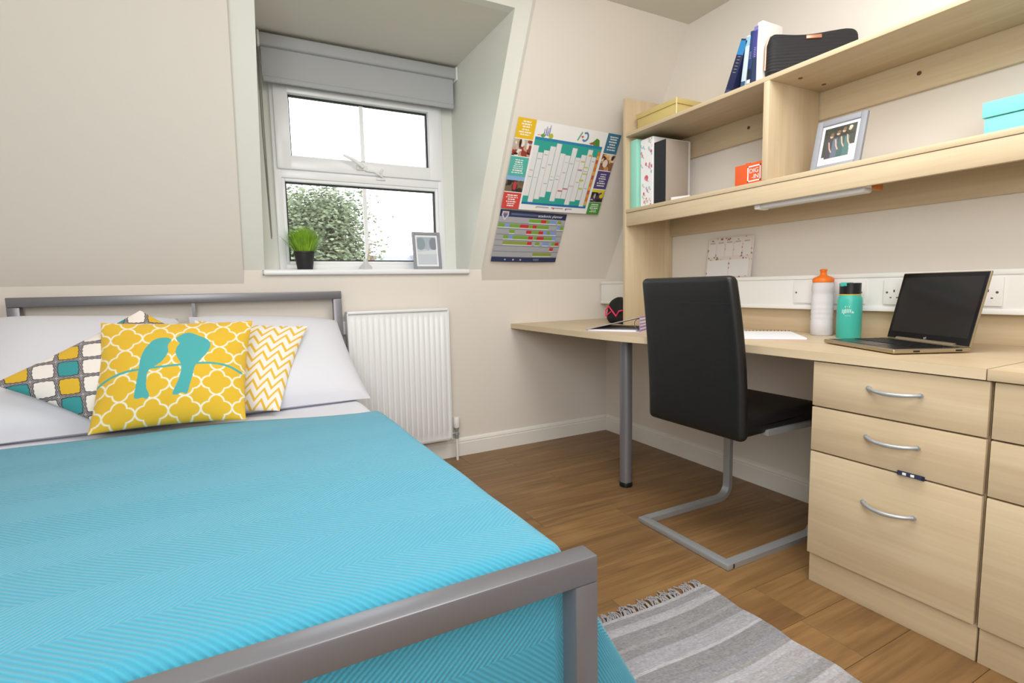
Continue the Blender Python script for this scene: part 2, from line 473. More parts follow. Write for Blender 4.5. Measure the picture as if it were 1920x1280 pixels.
# espagnolette handle and friction stay
hx = -1.573
bm = BX((hx - .028, WY - .05, TZ + .035), (hx + .03, WY - .034, TZ + .06), .004)
tube(bm, [(hx, WY - .05, TZ + .048), (hx - .002, WY - .075, TZ + .05), (hx - .05, WY - .082, TZ + .078), (hx - .105, WY - .08, TZ + .1)], [.009, .01, .009, .006], 10)
obj('window_handle', bm, PLASTIC_W, win)
bm = BX((hx + .085, WY - .032, TZ - .008), (hx + .135, WY - .018, TZ + .004), .003)
tube(bm, [(hx + .12, WY - .03, TZ), (hx + .105, WY - .045, TZ + .03), (hx + .115, WY - .05, TZ + .05)], .005, 8)
tube(bm, [(hx + .02, WY - .045, TZ + .034), (hx + .07, WY - .045, TZ + .03), (hx + .11, WY - .045, TZ + .008)], .004, 8)
obj('sash_stay', bm, PLASTIC_W, win)
struct(obj('window_sill', BX((-2.112, -0.026, 1.084), (-1.013, WY + .02, 1.112), .009, 3), UPVC, origin=False))

# roller blind
rb = thing('roller_blind', 'grey roller blind rolled up across the top of the dormer window', 'blind', (-1.54, 0.1, 2.04))
bm = BX((-2.062, 0.07, 2.208), (-1.018, 0.15, 2.27), .012, 3); obj('headrail', bm, BLIND, rb)
obj('fabric', BX((-2.05, 0.098, 2.055), (-1.034, 0.102, 2.21)), BLIND, rb, smooth=None)
obj('bottom_bar', BX((-2.05, 0.09, 2.044), (-1.034, 0.108, 2.072), .007, 3), BLIND, rb)
for sx in (-2.066, -1.026):
    obj('end_cap', BX((sx, 0.066, 2.2), (sx + .012, 0.154, 2.274), .005), PLASTIC_W, rb)
bm = tube(bmesh.new(), [(-2.058, .085, 2.2), (-2.059, .08, 1.8), (-2.056, .078, 1.28)], .003, 6)
tube(bm, [(-2.064, .095, 2.2), (-2.066, .09, 1.8), (-2.058, .08, 1.27)], .003, 6)
obj('pull_cord', bm, mat('grey_bead_chain', (140, 138, 132), .5), rb)

# ------------------------------------------------------------------ radiator
ra = thing('radiator', 'white panel radiator with vertical ribs on the wall beside the bed', 'radiator', (-1.46, -0.07, 0.13))
rx0, rx1, rz0, rz1, ry = -1.737, -1.187, 0.131, 0.893, -0.1
bm = bmesh.new(); prof = []
N = 17; pitch = (rx1 - rx0 - .03) / N
for i in range(N):
    a = rx0 + .015 + i * pitch
    prof += [(a, 0), (a + pitch * .2, 0.008), (a + pitch * .72, 0.008), (a + pitch * .92, 0)]
prof = [(rx0, 0)] + prof + [(rx1, 0)]
levels = [(rz0 + .01, 0), (rz0 + .045, 0), (rz0 + .06, 1), (rz1 - .055, 1), (rz1 - .04, 0), (rz1 - .01, 0)]
rows_ = [[bm.verts.new((px, ry + .009 - d * k, z)) for px, d in prof] for z, k in levels]
for A, B in zip(rows_, rows_[1:]):
    for i in range(len(A) - 1): bm.faces.new((A[i], A[i + 1], B[i + 1], B[i]))
obj('front_panel', bm, RAD, ra, smooth=50)
obj('body', BX((rx0 + .004, ry + .012, rz0), (rx1 - .004, -0.03, rz1 - .012), .004), RAD, ra)
obj('top_grille', BX((rx0 - .002, ry - .002, rz1 - .016), (rx1 + .002, -0.026, rz1), .005, 3), RAD, ra)
for sx in (rx0 - .003, rx1 - .003):
    obj('side_panel', BX((sx, ry - .001, rz0 + .004), (sx + .006, -0.028, rz1 - .01), .002), RAD, ra)
obj('bracket', BX((rx0 - .02, -0.03, .77), (rx0 + .01, -0.001, .84), .002), PLASTIC_W, ra)
obj('bracket', BX((rx1 - .07, -0.03, .3), (rx1 - .03, -0.001, .36), .002), PLASTIC_W, ra)
vx, vy = -1.148, -0.072
bm = lathe(bmesh.new(), [(0, .195), (.017, .195), (.019, .2), (.019, .247), (.016, .256), (0, .258)], (vx, vy, 0), 20)
obj('valve_head', bm, PLASTIC_W, ra)
bm = lathe(bmesh.new(), [(0, .13), (.011, .13), (.011, .148), (.015, .15), (.015, .166), (.011, .168), (.012, .18), (.015, .186), (.015, .196), (0, .197)], (vx, vy, 0), 16)
cyl(bm, (vx, vy, .16), (rx1 - .004, vy, .16), .009, 12)
obj('valve_body', bm, CHROME, ra)
obj('pipe', cyl(bmesh.new(), (vx, vy, 0.0), (vx, vy, .132), .0075, 14), PLASTIC_W, ra)

# ------------------------------------------------------------------ desk, drawers, shelves
DT, DB = 0.776, 0.748
bm = bmesh.new()
ctrl = [(-0.738, -0.002), (-0.742, -0.3), (-0.748, -0.6), (-0.748, -0.85), (-0.735, -1.05), (-0.70, -1.22), (-0.655, -1.38), (-0.63, -1.55), (-0.628, -1.75), (-0.632, -2.3)]
def catmull(P, k=6):
    out = []
    for i in range(len(P) - 1):
        p0, p1, p2, p3 = P[max(i - 1, 0)], P[i], P[i + 1], P[min(i + 2, len(P) - 1)]
        for j in range(k):
            t = j / k
            out.append(tuple(0.5 * ((2 * p1[d]) + (-p0[d] + p2[d]) * t + (2 * p0[d] - 5 * p1[d] + 4 * p2[d] - p3[d]) * t * t + (-p0[d] + 3 * p1[d] - 3 * p2[d] + p3[d]) * t ** 3) for d in range(len(p1))))
    out.append(P[-1]); return out
edge = catmull(ctrl)
poly = edge + [(-0.002, -2.3), (-0.002, -0.002)]
dk = thing('desk', 'long light maple desk with wavy front edge along the right wall', 'desk', (-0.35, -1.15, 0))
obj('desktop', prism(bmesh.new(), poly, lambda p: (p[0], p[1], DB), lambda p: (p[0], p[1], DT)), MAPLE_Y, dk, smooth=30)
band = bmesh.new()
va = [band.verts.new((x - .0015, y, DB + .0005)) for x, y in edge]; vb = [band.verts.new((x - .0015, y, DT - .0005)) for x, y in edge]
for i in range(len(va) - 1): band.faces.new((va[i], va[i + 1], vb[i + 1], vb[i]))
obj('edge_band', band, EDGE, dk, smooth=True)
lg_ = obj('leg', lathe(bmesh.new(), [(0, .022), (.03, .022), (.03, DB - .006), (.045, DB - .004), (.045, DB)], (-0.575, -0.89, 0), 28), LEG, dk)
obj('foot', lathe(bmesh.new(), [(0, 0), (.029, 0), (.032, .004), (.032, .02), (.03, .024), (0, .024)], (-0.575, -0.89, 0), 28), BLACK, lg_)
obj('batten', BX((-0.64, -0.032, DB - .022), (-0.03, -0.004, DB), .001), MAPLE_Z, dk)
obj('upstand', BX((-0.02, -0.03, DT), (-0.002, -2.75, 0.9), .001), MAPLE_Y, dk)

wk = thing('worktop', 'maple worktop continuing the desk past its seam at the right', 'worktop', (-0.31, -2.6, DB))
obj('desktop', BX((-0.635, -2.303, DB), (-0.002, -2.9, DT), .001), MAPLE_Y, wk)

def handle(par, x, y0, y1, z):
    pts = []
    for i in range(13):
        t = i / 12; d = 0.03 * (1 - (2 * t - 1) ** 2) ** 0.8
        pts.append((x - .004 - d, y0 + (y1 - y0) * t, z - .004 * math.sin(math.pi * t)))
    b = bmesh.new(); tube(b, pts, [.0062 - .0012 * abs(2 * i / 12 - 1) for i in range(13)], 12)
    cyl(b, (x, y0, z), (x - .006, y0, z), .007, 10); cyl(b, (x, y1, z), (x - .006, y1, z), .007, 10)
    return obj('handle', b, CHROME, par, smooth=40)

def drawer_unit(y0, y1, label, group):
    t = thing('drawer_unit', label, 'drawers', (-0.31, (y0 + y1) / 2, 0), 0, group)
    obj('carcass', BX((-0.602, y1 + .002, 0.1), (-0.02, y0 - .002, DB - .001)), MAPLE_Z, t)
    obj('plinth', BX((-0.603, y1 + .001, 0), (-0.585, y0 - .001, .1), .001), MAPLE_Y, t)
    for za, zb, hz in ((.602, .744, .684), (.455, .597, .538), (.106, .450, .338)):
        d = obj('drawer', BX((-0.622, y1 + .003, za), (-0.604, y0 - .003, zb), .0015), MAPLE_Y, t)
        ym = (y0 + y1) / 2 - .012
        handle(d, -0.622, ym + .066, ym - .066, hz)
    return t
drawer_unit(-1.856, -2.309, 'maple three-drawer unit under the desk beneath the laptop', 'drawer units under the worktop')
drawer_unit(-2.312, -2.86, 'second maple drawer unit, cut off at the right edge under the worktop seam', 'drawer units under the worktop')

ly = thing('lanyard', 'navy lanyard strap with white marks caught above the lowest drawer', 'lanyard', (-0.63, -2.15, .45))
bm = bmesh.new(); tube(bm, [(-0.615, -2.115, .4525), (-0.632, -2.12, .459), (-0.637, -2.148, .4605), (-0.632, -2.176, .459), (-0.615, -2.18, .4525)], 0, rect=(.004, .012))
obj('strap', bm, mat('navy_webbing', (42, 44, 72), .8), ly)
for yy in (-2.138, -2.158):
    obj('mark', BX((-0.6405, yy - .005, .457), (-0.638, yy + .004, .464), .0005), PLASTIC_W, ly)

SX = -0.345
sh = thing('wall_shelf', 'two-tier maple shelf unit standing on the desk along the right wall', 'shelf', (-0.17, -1.6, DT))
obj('side_panel', BX((SX, -0.614, DT), (-0.06, -0.592, 1.985), .001), MAPLE_Z, sh)
obj('side_panel', BX((-0.06, -0.614, 1.03), (-0.002, -0.592, 1.985), .001), MAPLE_Z, sh)
obj('divider', BX((SX, -1.466, 1.405), (-0.025, -1.441, 1.785), .001), MAPLE_Z, sh)
obj('shelf_board', BX((SX, -0.614, 1.386), (-0.002, -2.82, 1.405), .001), MAPLE_Y, sh)
obj('shelf_board', BX((SX, -0.614, 1.785), (-0.002, -2.82, 1.803), .001), MAPLE_Y, sh)
obj('front_rail', BX((SX + .003, -0.614, 1.316), (SX + .021, -2.82, 1.3845), .001), MAPLE_Y, sh)
for z0, z1 in ((1.672, 1.785), (1.268, 1.386)):
    br = obj('back_rail', BX((-0.02, -0.614, z0), (-0.002, -2.82, z1), .001), MAPLE_Y, sh)
    for yy in ((-1.12, -1.83, -2.4) if z0 > 1.5 else ()):
        bm = lathe(bmesh.new(), [(.007, 0), (.0075, .002), (0, .0028)], (0, 0, 0), 12)
        bmesh.ops.transform(bm, matrix=axes((-0.02, yy, z0 + .063), (0, 1, 0), (0, 0, -1)), verts=bm.verts[:])
        bmesh.ops.transform(bm, matrix=Matrix.Translation((0.0, 0, 0)), verts=bm.verts[:])
        obj('screw_cap', bm, mat('brown_cap', (92, 70, 50), .5), br)
for xx in (-0.25, -0.1):
    bm = lathe(bmesh.new(), [(.008, 0), (.008, -.002), (0, -.0025)], (xx, -1.53, 1.785), 12)
    obj('screw_cap', bm, mat('bronze_fixing', (110, 84, 60), .5), sh)

sl_ = thing('shelf_light', 'slim white strip light fixed under the lower shelf', 'light', (-0.27, -1.63, 1.3))
obj('housing', BX((-0.315, -1.395, 1.318), (-0.245, -1.835, 1.386), .004), PLASTIC_W, sl_)
obj('diffuser', BX((-0.31, -1.41, 1.302), (-0.25, -1.815, 1.322), .009, 3), mat('frosted_diffuser', (226, 226, 228), .3), sl_)
obj('end_cap', BX((-0.313, -1.385, 1.3), (-0.247, -1.41, 1.324), .005), PLASTIC_W, sl_)
obj('switch', BX((-0.3, -1.835, 1.305), (-0.255, -1.85, 1.33), .003), mat('amber_switch', (190, 110, 40), .4), sl_)

# dado trunking with socket plates
tk = thing('cable_trunking', 'white cable trunking with socket plates along the wall above the desk', 'trunking', (-0.03, -1.4, .88))
bm = BX((-0.05, -0.012, .884), (-0.004, -2.86, 1.022), .004)
obj('body', bm, PLASTIC_W, tk)
obj('lower_lip', BX((-0.056, -0.012, .878), (-0.045, -2.86, .897), .004), PLASTIC_W, tk)
obj('upper_lip', BX((-0.056, -0.012, 1.008), (-0.045, -2.86, 1.026), .004), PLASTIC_W, tk)
for y0, y1 in ((-1.402, -1.548), (-1.556, -1.702), (-1.767, -1.913), (-1.976, -2.122)):
    pl = obj('socket_plate', BX((-0.06, y1, .905), (-0.049, y0, 1.0), .003), PLASTIC_W, tk)
    if y0 < -1.7:
        for c in (y0 - .038, y1 + .038):
            for q in (((c - .002, .952), (c + .002, .961)), ((c + .008, .93), (c + .014, .9335)), ((c - .014, .93), (c - .008, .9335))):
                obj('pin_hole', BX((-0.0605, q[0][0], q[0][1]), (-0.058, q[1][0], q[1][1])), DARKHOLE, pl, smooth=None)
    for c in (y0 - .014, y1 + .014):
        b = lathe(bmesh.new(), [(.004, 0), (.004, .001), (0, .0015)], (0, 0, 0), 10)
        bmesh.ops.transform(b, matrix=axes((-0.06, c, .951), (0, 1, 0), (0, 0, -1)), verts=b.verts[:])
        bmesh.ops.transform(b, matrix=Matrix.Translation((0, 0, 0)), verts=b.verts[:])
        obj('screw', b, mat('dull_screw', (120, 118, 112), .4, .6), pl)

# ------------------------------------------------------------------ bed
BX0, BX1 = -3.058, -1.757
bed = thing('bed', 'small double bed frame of square silver-grey steel tube', 'bed', (-2.41, -1.14, 0))
hb = obj('headboard', BX((BX0, -0.07, .96), (BX1, -0.03, 1.0), .003), SILVER, bed)
for x0 in (BX0, BX1 - .042):
    obj('headboard_post', BX((x0, -0.07, 0), (x0 + .042, -0.03, .9598), .003), SILVER, hb)
for xx in (-2.414,):
    obj('spindle', BX((xx - .007, -0.057, .35), (xx + .007, -0.043, .962)), SILVER, hb)
obj('lower_rail', BX((BX0, -0.07, .34), (BX1, -0.03, .38), .003), SILVER, hb)
fb = obj('footboard', BX((BX0, -2.22, .516), (BX1, -2.178, .561), .003), SILVER, bed)
for x0 in (BX0, BX1 - .044):
    obj('footboard_leg', BX((x0, -2.22, 0), (x0 + .044, -2.178, .5158), .003), SILVER, fb)
for x0 in (BX0 + .01, BX1 - .035):
    obj('side_rail', BX((x0, -2.178, .2), (x0 + .025, -0.07, .25), .002), SILVER, bed)
for i in range(12):
    obj('slat', BX((BX0 + .035, -0.2 - i * .165, .235), (BX1 - .035, -0.26 - i * .165, .25)), MAPLE_Y, bed)

ms = tag(obj('mattress', rbox(bmesh.new(), (.615, 1.02, .115), .05, 6, lambda q: q + Vector((-2.41, -1.105, .368))), LINEN, smooth=True), 'white mattress on the bed under the sheet and blue blanket', 'mattress')

def drape(name, m, S0, S1, T0f, T1, xl, xr, yt, zt, down, label, cat, nx=120, ny=150, wob=0.004, flare=0.45, side=0.1):
    """cloth lying on the bed and hanging over its right side and foot; s along x, t along -y"""
    bm = bmesh.new(); uvl = bm.loops.layers.uv.new('uv'); grid = []
    R = .03
    for j in range(ny + 1):
        rowv = []
        for i in range(nx + 1):
            s = S0 + (S1 - S0) * i / nx
            t0 = T0f(s); t = t0 + (T1 - t0) * j / ny
            dxr = max(0, s - xr); dxl = max(0, xl - s); dy = max(0, t - yt)
            dx = dxr or dxl; sg = 1 if dxr > 0 else -1
            px = min(max(s, xl), xr); py = min(t, yt); d = math.hypot(dx, dy)
            z = zt(px, py)
            if d > 0:
                c, q = dx / d, dy / d
                # quarter-round edge then hanging
                if d < R * math.pi / 2:
                    a = d / R; ho, dr = R * math.sin(a), R * (1 - math.cos(a))
                else:
                    e = d - R * math.pi / 2; fx = side + flare * (2 * c * q if dx > 0 and dy > 0 else 0) if sg > 0 else .02
                    ho = R + e * fx; dr = R + e * math.sqrt(max(.1, 1 - fx * fx))
                wv = 0.006 * math.sin(t * 23 + 1) * min(1, d / .2) if dy == 0 else 0
                px += sg * (ho * c + wv); py += (R * min(1, d / R) * q if dy > 0 else 0); z -= dr
            z += wob * (math.sin(s * 9 + t * 5) * .5 + math.sin(s * 4 - t * 11 + 1) * .5)
            rowv.append((bm.verts.new((px, -py, z)), (s, t)))
        grid.append(rowv)
    for j in range(ny):
        for i in range(nx):
            q = [grid[j][i], grid[j + 1][i], grid[j + 1][i + 1], grid[j][i + 1]]
            f = bm.faces.new([v for v, _ in q])
            for lp, (_, uv) in zip(f.loops, q): lp[uvl].uv = uv
    me = bpy.data.meshes.new(name); bm.to_mesh(me); bm.free()
    o = link(name, me, m, None, True, True)
    md = o.modifiers.new('thick', 'SOLIDIFY'); md.thickness = .004; md.offset = 1
    return tag(o, label, cat)
drape('bed_sheet', LINEN, -3.2, -1.6, lambda s: .04, 1.5, -3.045, -1.80, 2.3, lambda x, y: .50 + .006 * math.exp(-((y - .75) / .25) ** 2), .2,
      'white cotton sheet showing between the pillows and the blue blanket', 'sheet', 90, 70, .003)

def blanket_mat():
    m = bpy.data.materials.new('turquoise_herringbone_knit'); m.use_nodes = True; nt = m.node_tree; p = nt.nodes['Principled BSDF']; Lk = nt.links.new
    uv = nt.nodes.new('ShaderNodeUVMap'); uv.uv_map = 'uv'
    sp = nt.nodes.new('ShaderNodeSeparateXYZ'); Lk(uv.outputs[0], sp.inputs[0])
    wn = nt.nodes.new('ShaderNodeTexNoise'); wn.inputs['Scale'].default_value = 3.0; Lk(uv.outputs[0], wn.inputs['Vector'])
    def math_(op, a, b=None, c=None):
        n = nt.nodes.new('ShaderNodeMath'); n.operation = op
        for k, v in enumerate((a, b, c)):
            if v is None: continue
            if isinstance(v, (int, float)): n.inputs[k].default_value = v
            else: Lk(v, n.inputs[k])
        return n.outputs[0]
    tw = math_('MULTIPLY_ADD', wn.outputs['Fac'], 0.03, sp.outputs['Y'])
    tri = math_('PINGPONG', tw, 0.135)
    u = math_('MULTIPLY_ADD', tri, 1.1, sp.outputs['X'])
    ph = math_('MULTIPLY', u, 2 * math.pi / 0.0125)
    sn = math_('SINE', ph)
    knit = math_('MULTIPLY', math_('SINE', math_('MULTIPLY', sp.outputs['X'], 2 * math.pi / .004)), math_('SINE', math_('MULTIPLY', sp.outputs['Y'], 2 * math.pi / .004)))
    h = math_('MULTIPLY_ADD', knit, .18, sn)
    b = nt.nodes.new('ShaderNodeBump'); b.inputs['Strength'].default_value = .42; b.inputs['Distance'].default_value = .002
    Lk(h, b.inputs['Height']); Lk(b.outputs['Normal'], p.inputs['Normal'])
    mx = nt.nodes.new('ShaderNodeMix'); mx.data_type = 'RGBA'
    mx.inputs['A'].default_value = rgba((54, 146, 175)); mx.inputs['B'].default_value = rgba((66, 162, 190))
    Lk(math_('MULTIPLY_ADD', sn, .4, .6), mx.inputs['Factor']); Lk(mx.outputs['Result'], p.inputs['Base Color'])
    p.inputs['Roughness'].default_value = .85; p.inputs['Sheen Weight'].default_value = .25
    return m
drape('blanket', blanket_mat(), -3.2, -1.36, lambda s: .70 + .12 * max(0, min(1, (s + 2.75) / .9)) ** 1.3 + .012 * math.sin(s * 9), 2.48, -3.05, -1.788, 2.10,
      lambda x, y: .517 + .014 * min(1, max(0, (y - .7) / 1.2)) + .008 * math.sin((x + 3) * 2.2), .3,
      'turquoise herringbone knitted blanket spread over the lower bed', 'blanket', 150, 170, .003, .50, .10)

# pillows and cushions ------------------------------------------------
def padpos(c, thick, sag=0.05, power=2.2, sign=1, pinch=0.0):
    """pillow surface through 4 corners TL,TR,BR,BL"""
    TL, TR, BR, BL = [np.array(p, float) for p in c]
    nrm = np.cross(TR - TL, BL - TL); nrm /= np.linalg.norm(nrm)     # faces away or to viewer
    def f(U, V):
        u, v = U * 2 - 1, V * 2 - 1
        # pull edges in between corners
        uu = u * (1 - sag * (1 - v * v)); vv = v * (1 - sag * (1 - u * u))
        a, b = (uu + 1) / 2, (vv + 1) / 2
        P = (1 - a)[:, None] * (1 - b)[:, None] * TL + a[:, None] * (1 - b)[:, None] * TR + a[:, None] * b[:, None] * BR + (1 - a)[:, None] * b[:, None] * BL
        h = thick * (np.clip(1 - np.abs(u) ** power, 0, 1) * np.clip(1 - np.abs(v) ** power, 0, 1)) ** .55
        return P - sign * h[:, None] * nrm
    return f
def pillow(name, corners, thick, label, cat, group=None):
    t = thing(name, label, cat, tuple(np.mean(np.array(corners[2:]), 0)), 0, group)
    for s, nm in ((1, 'front_cover'), (-1, 'back_cover')):
        sheet(nm, Canvas(40, 30, (240, 240, 246)), (lambda f: (lambda U, V: f(U, V) + np.stack([0 * U, .004 * np.sin(U * 9 + V * 7), .004 * np.sin(U * 11 - V * 5)], 1) * (np.sin(np.pi * U) * np.sin(np.pi * V))[:, None]))(padpos(corners, thick, .03, 3.0, s)), t, LINEN)
    return t
pillow('pillow', [(-3.10, -.13, .925), (-2.47, -.15, .895), (-2.44, -.60, .52), (-3.10, -.60, .52)], .10, 'white pillow against the headboard behind the multicoloured diamond cushion', 'pillow', 'bed pillows')
pr_ = pillow('pillow', [(-2.43, -.15, .90), (-1.80, -.14, .855), (-1.73, -.50, .513), (-2.42, -.58, .52)], .10, 'white pillow against the headboard behind the zigzag cushion', 'pillow', 'bed pillows')

def trellis(u, v):
    """distance-like field of a quatrefoil lattice, 0 on the line"""
    return np.abs(np.cos(np.pi * u) + np.cos(np.pi * v) - 0.0)

CUSH = paint_mat('printed_cotton', .85, .2, .12, 500)
def cushion(name, corners, thick, cv, label, back=(214, 205, 190)):
    c = np.array(corners)
    t = thing(name, label, 'cushion', tuple(c[2:].mean(0)))
    sheet('front_cover', cv, padpos(corners, thick, .05, 2.0, 1), t, CUSH)
    sheet('back_cover', Canvas(40, 40, back), padpos(corners, thick, .05, 2.0, -1), t, CUSH)
    return t
Y, WC, TQ = (228, 184, 46), (240, 234, 220), (76, 172, 174)
# 1 bird cushion
cv = Canvas(300, 250, Y)
A = cv.U * 4.8 + .14; B = cv.V * 4.3 + .13
def quat_lines(A, B, w):
    # ogee / quatrefoil net: wavy lines through a diagonal lattice
    p, q = A + B, A - B
    wob = .105
    def edge_d(p, q):
        i = np.round(p - .5); j = np.round(q); x = q - j
        sgn = np.where((i + j) % 2 == 0, 1.0, -1.0)
        g = np.abs(np.sin(2 * np.pi * x)) ** .8 - .12
        return np.abs(p - (i + .5) - sgn * wob * g)
    d1, d2 = edge_d(p, q), edge_d(q, p)
    return np.clip((w - np.minimum(d1, d2)) / .03 + .5, 0, 1)
cv.put(quat_lines(A, B, .045), WC)
def bez(pts): return catmull(pts, 6)
cv.line(bez([(0.0, .625), (.1, .56), (.2, .525), (.3, .515), (.45, .505), (.62, .49), (.75, .485), (.87, .51), (.97, .57)]), .016, TQ)
bird1 = bez([(.47, .225), (.44, .205), (.40, .205), (.355, .23), (.325, .28), (.30, .34), (.285, .42), (.283, .50), (.278, .60), (.272, .69), (.27, .765), (.30, .775), (.325, .77), (.345, .785), (.365, .77), (.36, .735), (.345, .69), (.34, .62), (.345, .54), (.38, .50), (.42, .465), (.45, .41), (.463, .355), (.455, .30), (.462, .27), (.475, .245)])
bird2 = bez([(.50, .215), (.53, .18), (.565, .155), (.60, .158), (.64, .185), (.70, .225), (.735, .275), (.738, .33), (.72, .39), (.69, .44), (.665, .485), (.65, .52), (.64, .60), (.625, .69), (.61, .765), (.575, .755), (.55, .77), (.515, .765), (.53, .70), (.55, .63), (.56, .55), (.555, .485), (.53, .43), (.512, .37), (.517, .315), (.53, .275), (.515, .25)])
cv.poly(bird1, TQ); cv.poly(bird2, TQ)
cushion('cushion', [(-2.677, -.530, .904), (-2.190, -.556, .890), (-2.241, -.766, .542), (-2.71, -.712, .542)], .075, cv, 'yellow trellis cushion with two turquoise birds on a branch', Y)
# 2 zigzag cushion
cv = Canvas(260, 240, (240, 236, 230))
tri = np.abs(((cv.U * 7.0 + cv.V * .6) % 1.0) - .5) * 2
z = (cv.V * 9.5 + tri * .95 + cv.U * 1.2)
f = z % 1.0
cv.put(np.clip((.17 - np.abs(f - .5)) / .04 + .5, 0, 1), (232, 188, 58))
K = 1.035; CP = np.array((-2.26, -2.884, 1.0))
def away(p, k): return tuple(CP + (np.array(p) - CP) * k)
cushion('cushion', [away((-2.395, -.416, .895), K), away((-1.976, -.469, .852), K), away((-2.123, -.698, .545), K), away((-2.445, -.617, .545), K)], .065, cv, 'white cushion with yellow zigzag lines, half behind the bird cushion')
# 3 diamond cushion with multicoloured tiles
cv = Canvas(360, 360, (176, 168, 170))
LT = np.array((-2.965, -.60, .722)); TT = np.array((-2.565, -.47, .943)); BB = np.array((-2.66, -.67, .545)); RR = TT + BB - LT
# corner order TL,TR,BR,BL = L,T,R,B ; tile frame is horizontal in the upright diamond
gx = cv.U * 6.07 + cv.V * 4.33 + .62; gy = -cv.U * 3.75 + cv.V * 3.0 + .82
ix, iy = np.floor(gx), np.floor(gy); fx, fy = gx - ix - .5, gy - iy - .5
rr_ = np.maximum(np.abs(fx), np.abs(fy)) ** 4; ang = np.arctan2(fy, fx)
sq = (np.abs(fx) ** 5 + np.abs(fy) ** 5) ** (1 / 5) * (1 + .035 * np.cos(12 * ang))
pal = np.array([(240, 232, 226), (222, 178, 44), (240, 232, 226), (54, 148, 152)], float)
ci = ((ix + 2 * (iy % 2)) % 4).astype(int)
tile = pal[ci]
dk_ = np.array((48, 42, 48), float)
def sm(a): return np.clip(a, 0, 1)[..., None]
a = cv.a
a = a * (1 - sm((.5 - np.abs(sq - .0)) * 60)) + np.array((188, 180, 182.)) * sm((.5 - sq) * 60)
ring1 = sm((.013 - np.abs(sq - .492)) * 90 + .5); a = a * (1 - ring1) + dk_ * ring1
ring2 = sm((.024 - np.abs(sq - .43)) * 70 + .5); a = a * (1 - ring2) + dk_ * ring2
ins = sm((.418 - sq) * 60); a = a * (1 - ins) + tile * ins
cv.a = a
cushion('cushion', [tuple(LT), tuple(TT), tuple(RR), tuple(BB)], .05, cv, 'diamond-turned cushion tiled in teal, yellow and white with black outlines')

# ------------------------------------------------------------------ chair
ch = thing('chair', 'black leatherette cantilever chair with a flat steel frame at the desk', 'chair', (-0.53, -1.47, 0))
def chmap(q): return q
def back_x(z):  # rear face
    t = (z - .45) / .575
    return -.742 - .052 * t - .012 * math.sin(math.pi * t) * -1.0
bz0, bz1, by0, by1 = .446, 1.024, -1.226, -1.688
def fback(q):
    z = (bz0 + bz1) / 2 + q.z; t = (z - bz0) / (bz1 - bz0)
    w = 1.0 - .055 * max(0, (t - .3) / .7) ** 2
    x = back_x(z) + .024 + q.x
    y_ = (by0 + by1) / 2 + q.y * w + .008 * max(0, t - .3)
    return Vector((x + .03 * (y_ + 1.46) * 0, y_, z))
obj('backrest', rbox(bmesh.new(), (.024, (by0 - by1) / 2, (bz1 - bz0) / 2), .022, 12, fback), LEATHER, ch, smooth=True)
def fseat(q):
    t = (q.x + .21) / .42
    return Vector((-.505 + q.x, -1.457 + q.y, .49 + q.z + .012 * t - .006 * math.sin(math.pi * t) * (1 if q.z > 0 else 0)))
obj('seat', rbox(bmesh.new(), (.225, .222, .037), .022, 10, fseat), LEATHER, ch, smooth=True)
bm = bmesh.new(); tube(bm, [(back_x(.93) - .0002, -1.25, .93), (back_x(.93) - .0002, -1.655, .93)], .0009, 6)
obj('seam', bm, LEATHER, ch)
fr = bmesh.new()
tw, th_ = .036, .02
path = []
yL, yR = -1.25, -1.672
xf, xb = -.272, -.778
def side(yv):
    pts = [(-.60, yv, .463), (-.36, yv, .463)]
    for a in np.linspace(0, math.pi / 2, 6): pts.append((-.33 + .058 * math.sin(a) + .0, yv, .463 - .058 + .058 * math.cos(a)))
    for a in np.linspace(0, math.pi / 2, 6): pts.append((xf - .06 + .06 * math.cos(a), yv, .07 - .06 * math.sin(a)))
    return pts
for yv in (yL, yR):
    b = bmesh.new(); pts = side(yv) + [(xb + .01, yv, .011)]
    n = []
    for i, p in enumerate(pts):
        p = Vector(p); d = (Vector(pts[min(i + 1, len(pts) - 1)]) - Vector(pts[max(i - 1, 0)])).normalized()
        up = Vector((-d.z, 0, d.x))
        n.append([b.verts.new(p + Vector((0, sy * tw / 2, 0)) + up * (sz * th_ / 2)) for sy, sz in ((-1, -1), (1, -1), (1, 1), (-1, 1))])
    for A_, B_ in zip(n, n[1:]):
        for k in range(4): b.faces.new((A_[k], A_[(k + 1) % 4], B_[(k + 1) % 4], B_[k]))
    b.faces.new(n[0]); b.faces.new(n[-1])
    obj('side_frame', b, CHROME, ch, smooth=40)
obj('floor_bar', BX((xb - .018, yR - .018, .001), (xb + .018, yL + .018, .021), .002), CHROME, ch)
obj('seat_bracket', BX((-.6, yR, .458), (-.565, yL, .47), .002), CHROME, ch)

# ------------------------------------------------------------------ rug
cv = Canvas(140, 420, (150, 148, 154))
r = random.Random(3); v = 0.0
while v < 1:
    w = r.uniform(.008, .024); c = r.choice([(150, 149, 156), (134, 133, 140), (168, 167, 173), (128, 127, 130), (158, 156, 160), (140, 138, 140)])
    if r.random() < .07: c = (92, 91, 96)
    cv.rect(0, v, 1, v + w, c); v += w
_r = np.random.RandomState(1); cv.a += (_r.normal(0, 7, cv.a.shape[:2]) + np.repeat(_r.normal(0, 4, (420, 28)), 5, 1))[..., None]
rg = thing('rug', 'grey striped rag rug with a tasselled end beside the bed', 'rug', (-1.24, -2.3, 0))
RGM = paint_mat('woven_rag', .95, .2, .5, 160)
def rugpos(U, V):
    x = -1.545 + .605 * U + .004 * np.sin(V * 40); y = -1.715 - 1.2 * V + .006 * np.sin(U * 7)
    return np.stack([x, y, .0085 + .0008 * np.sin(V * 90)], 1)
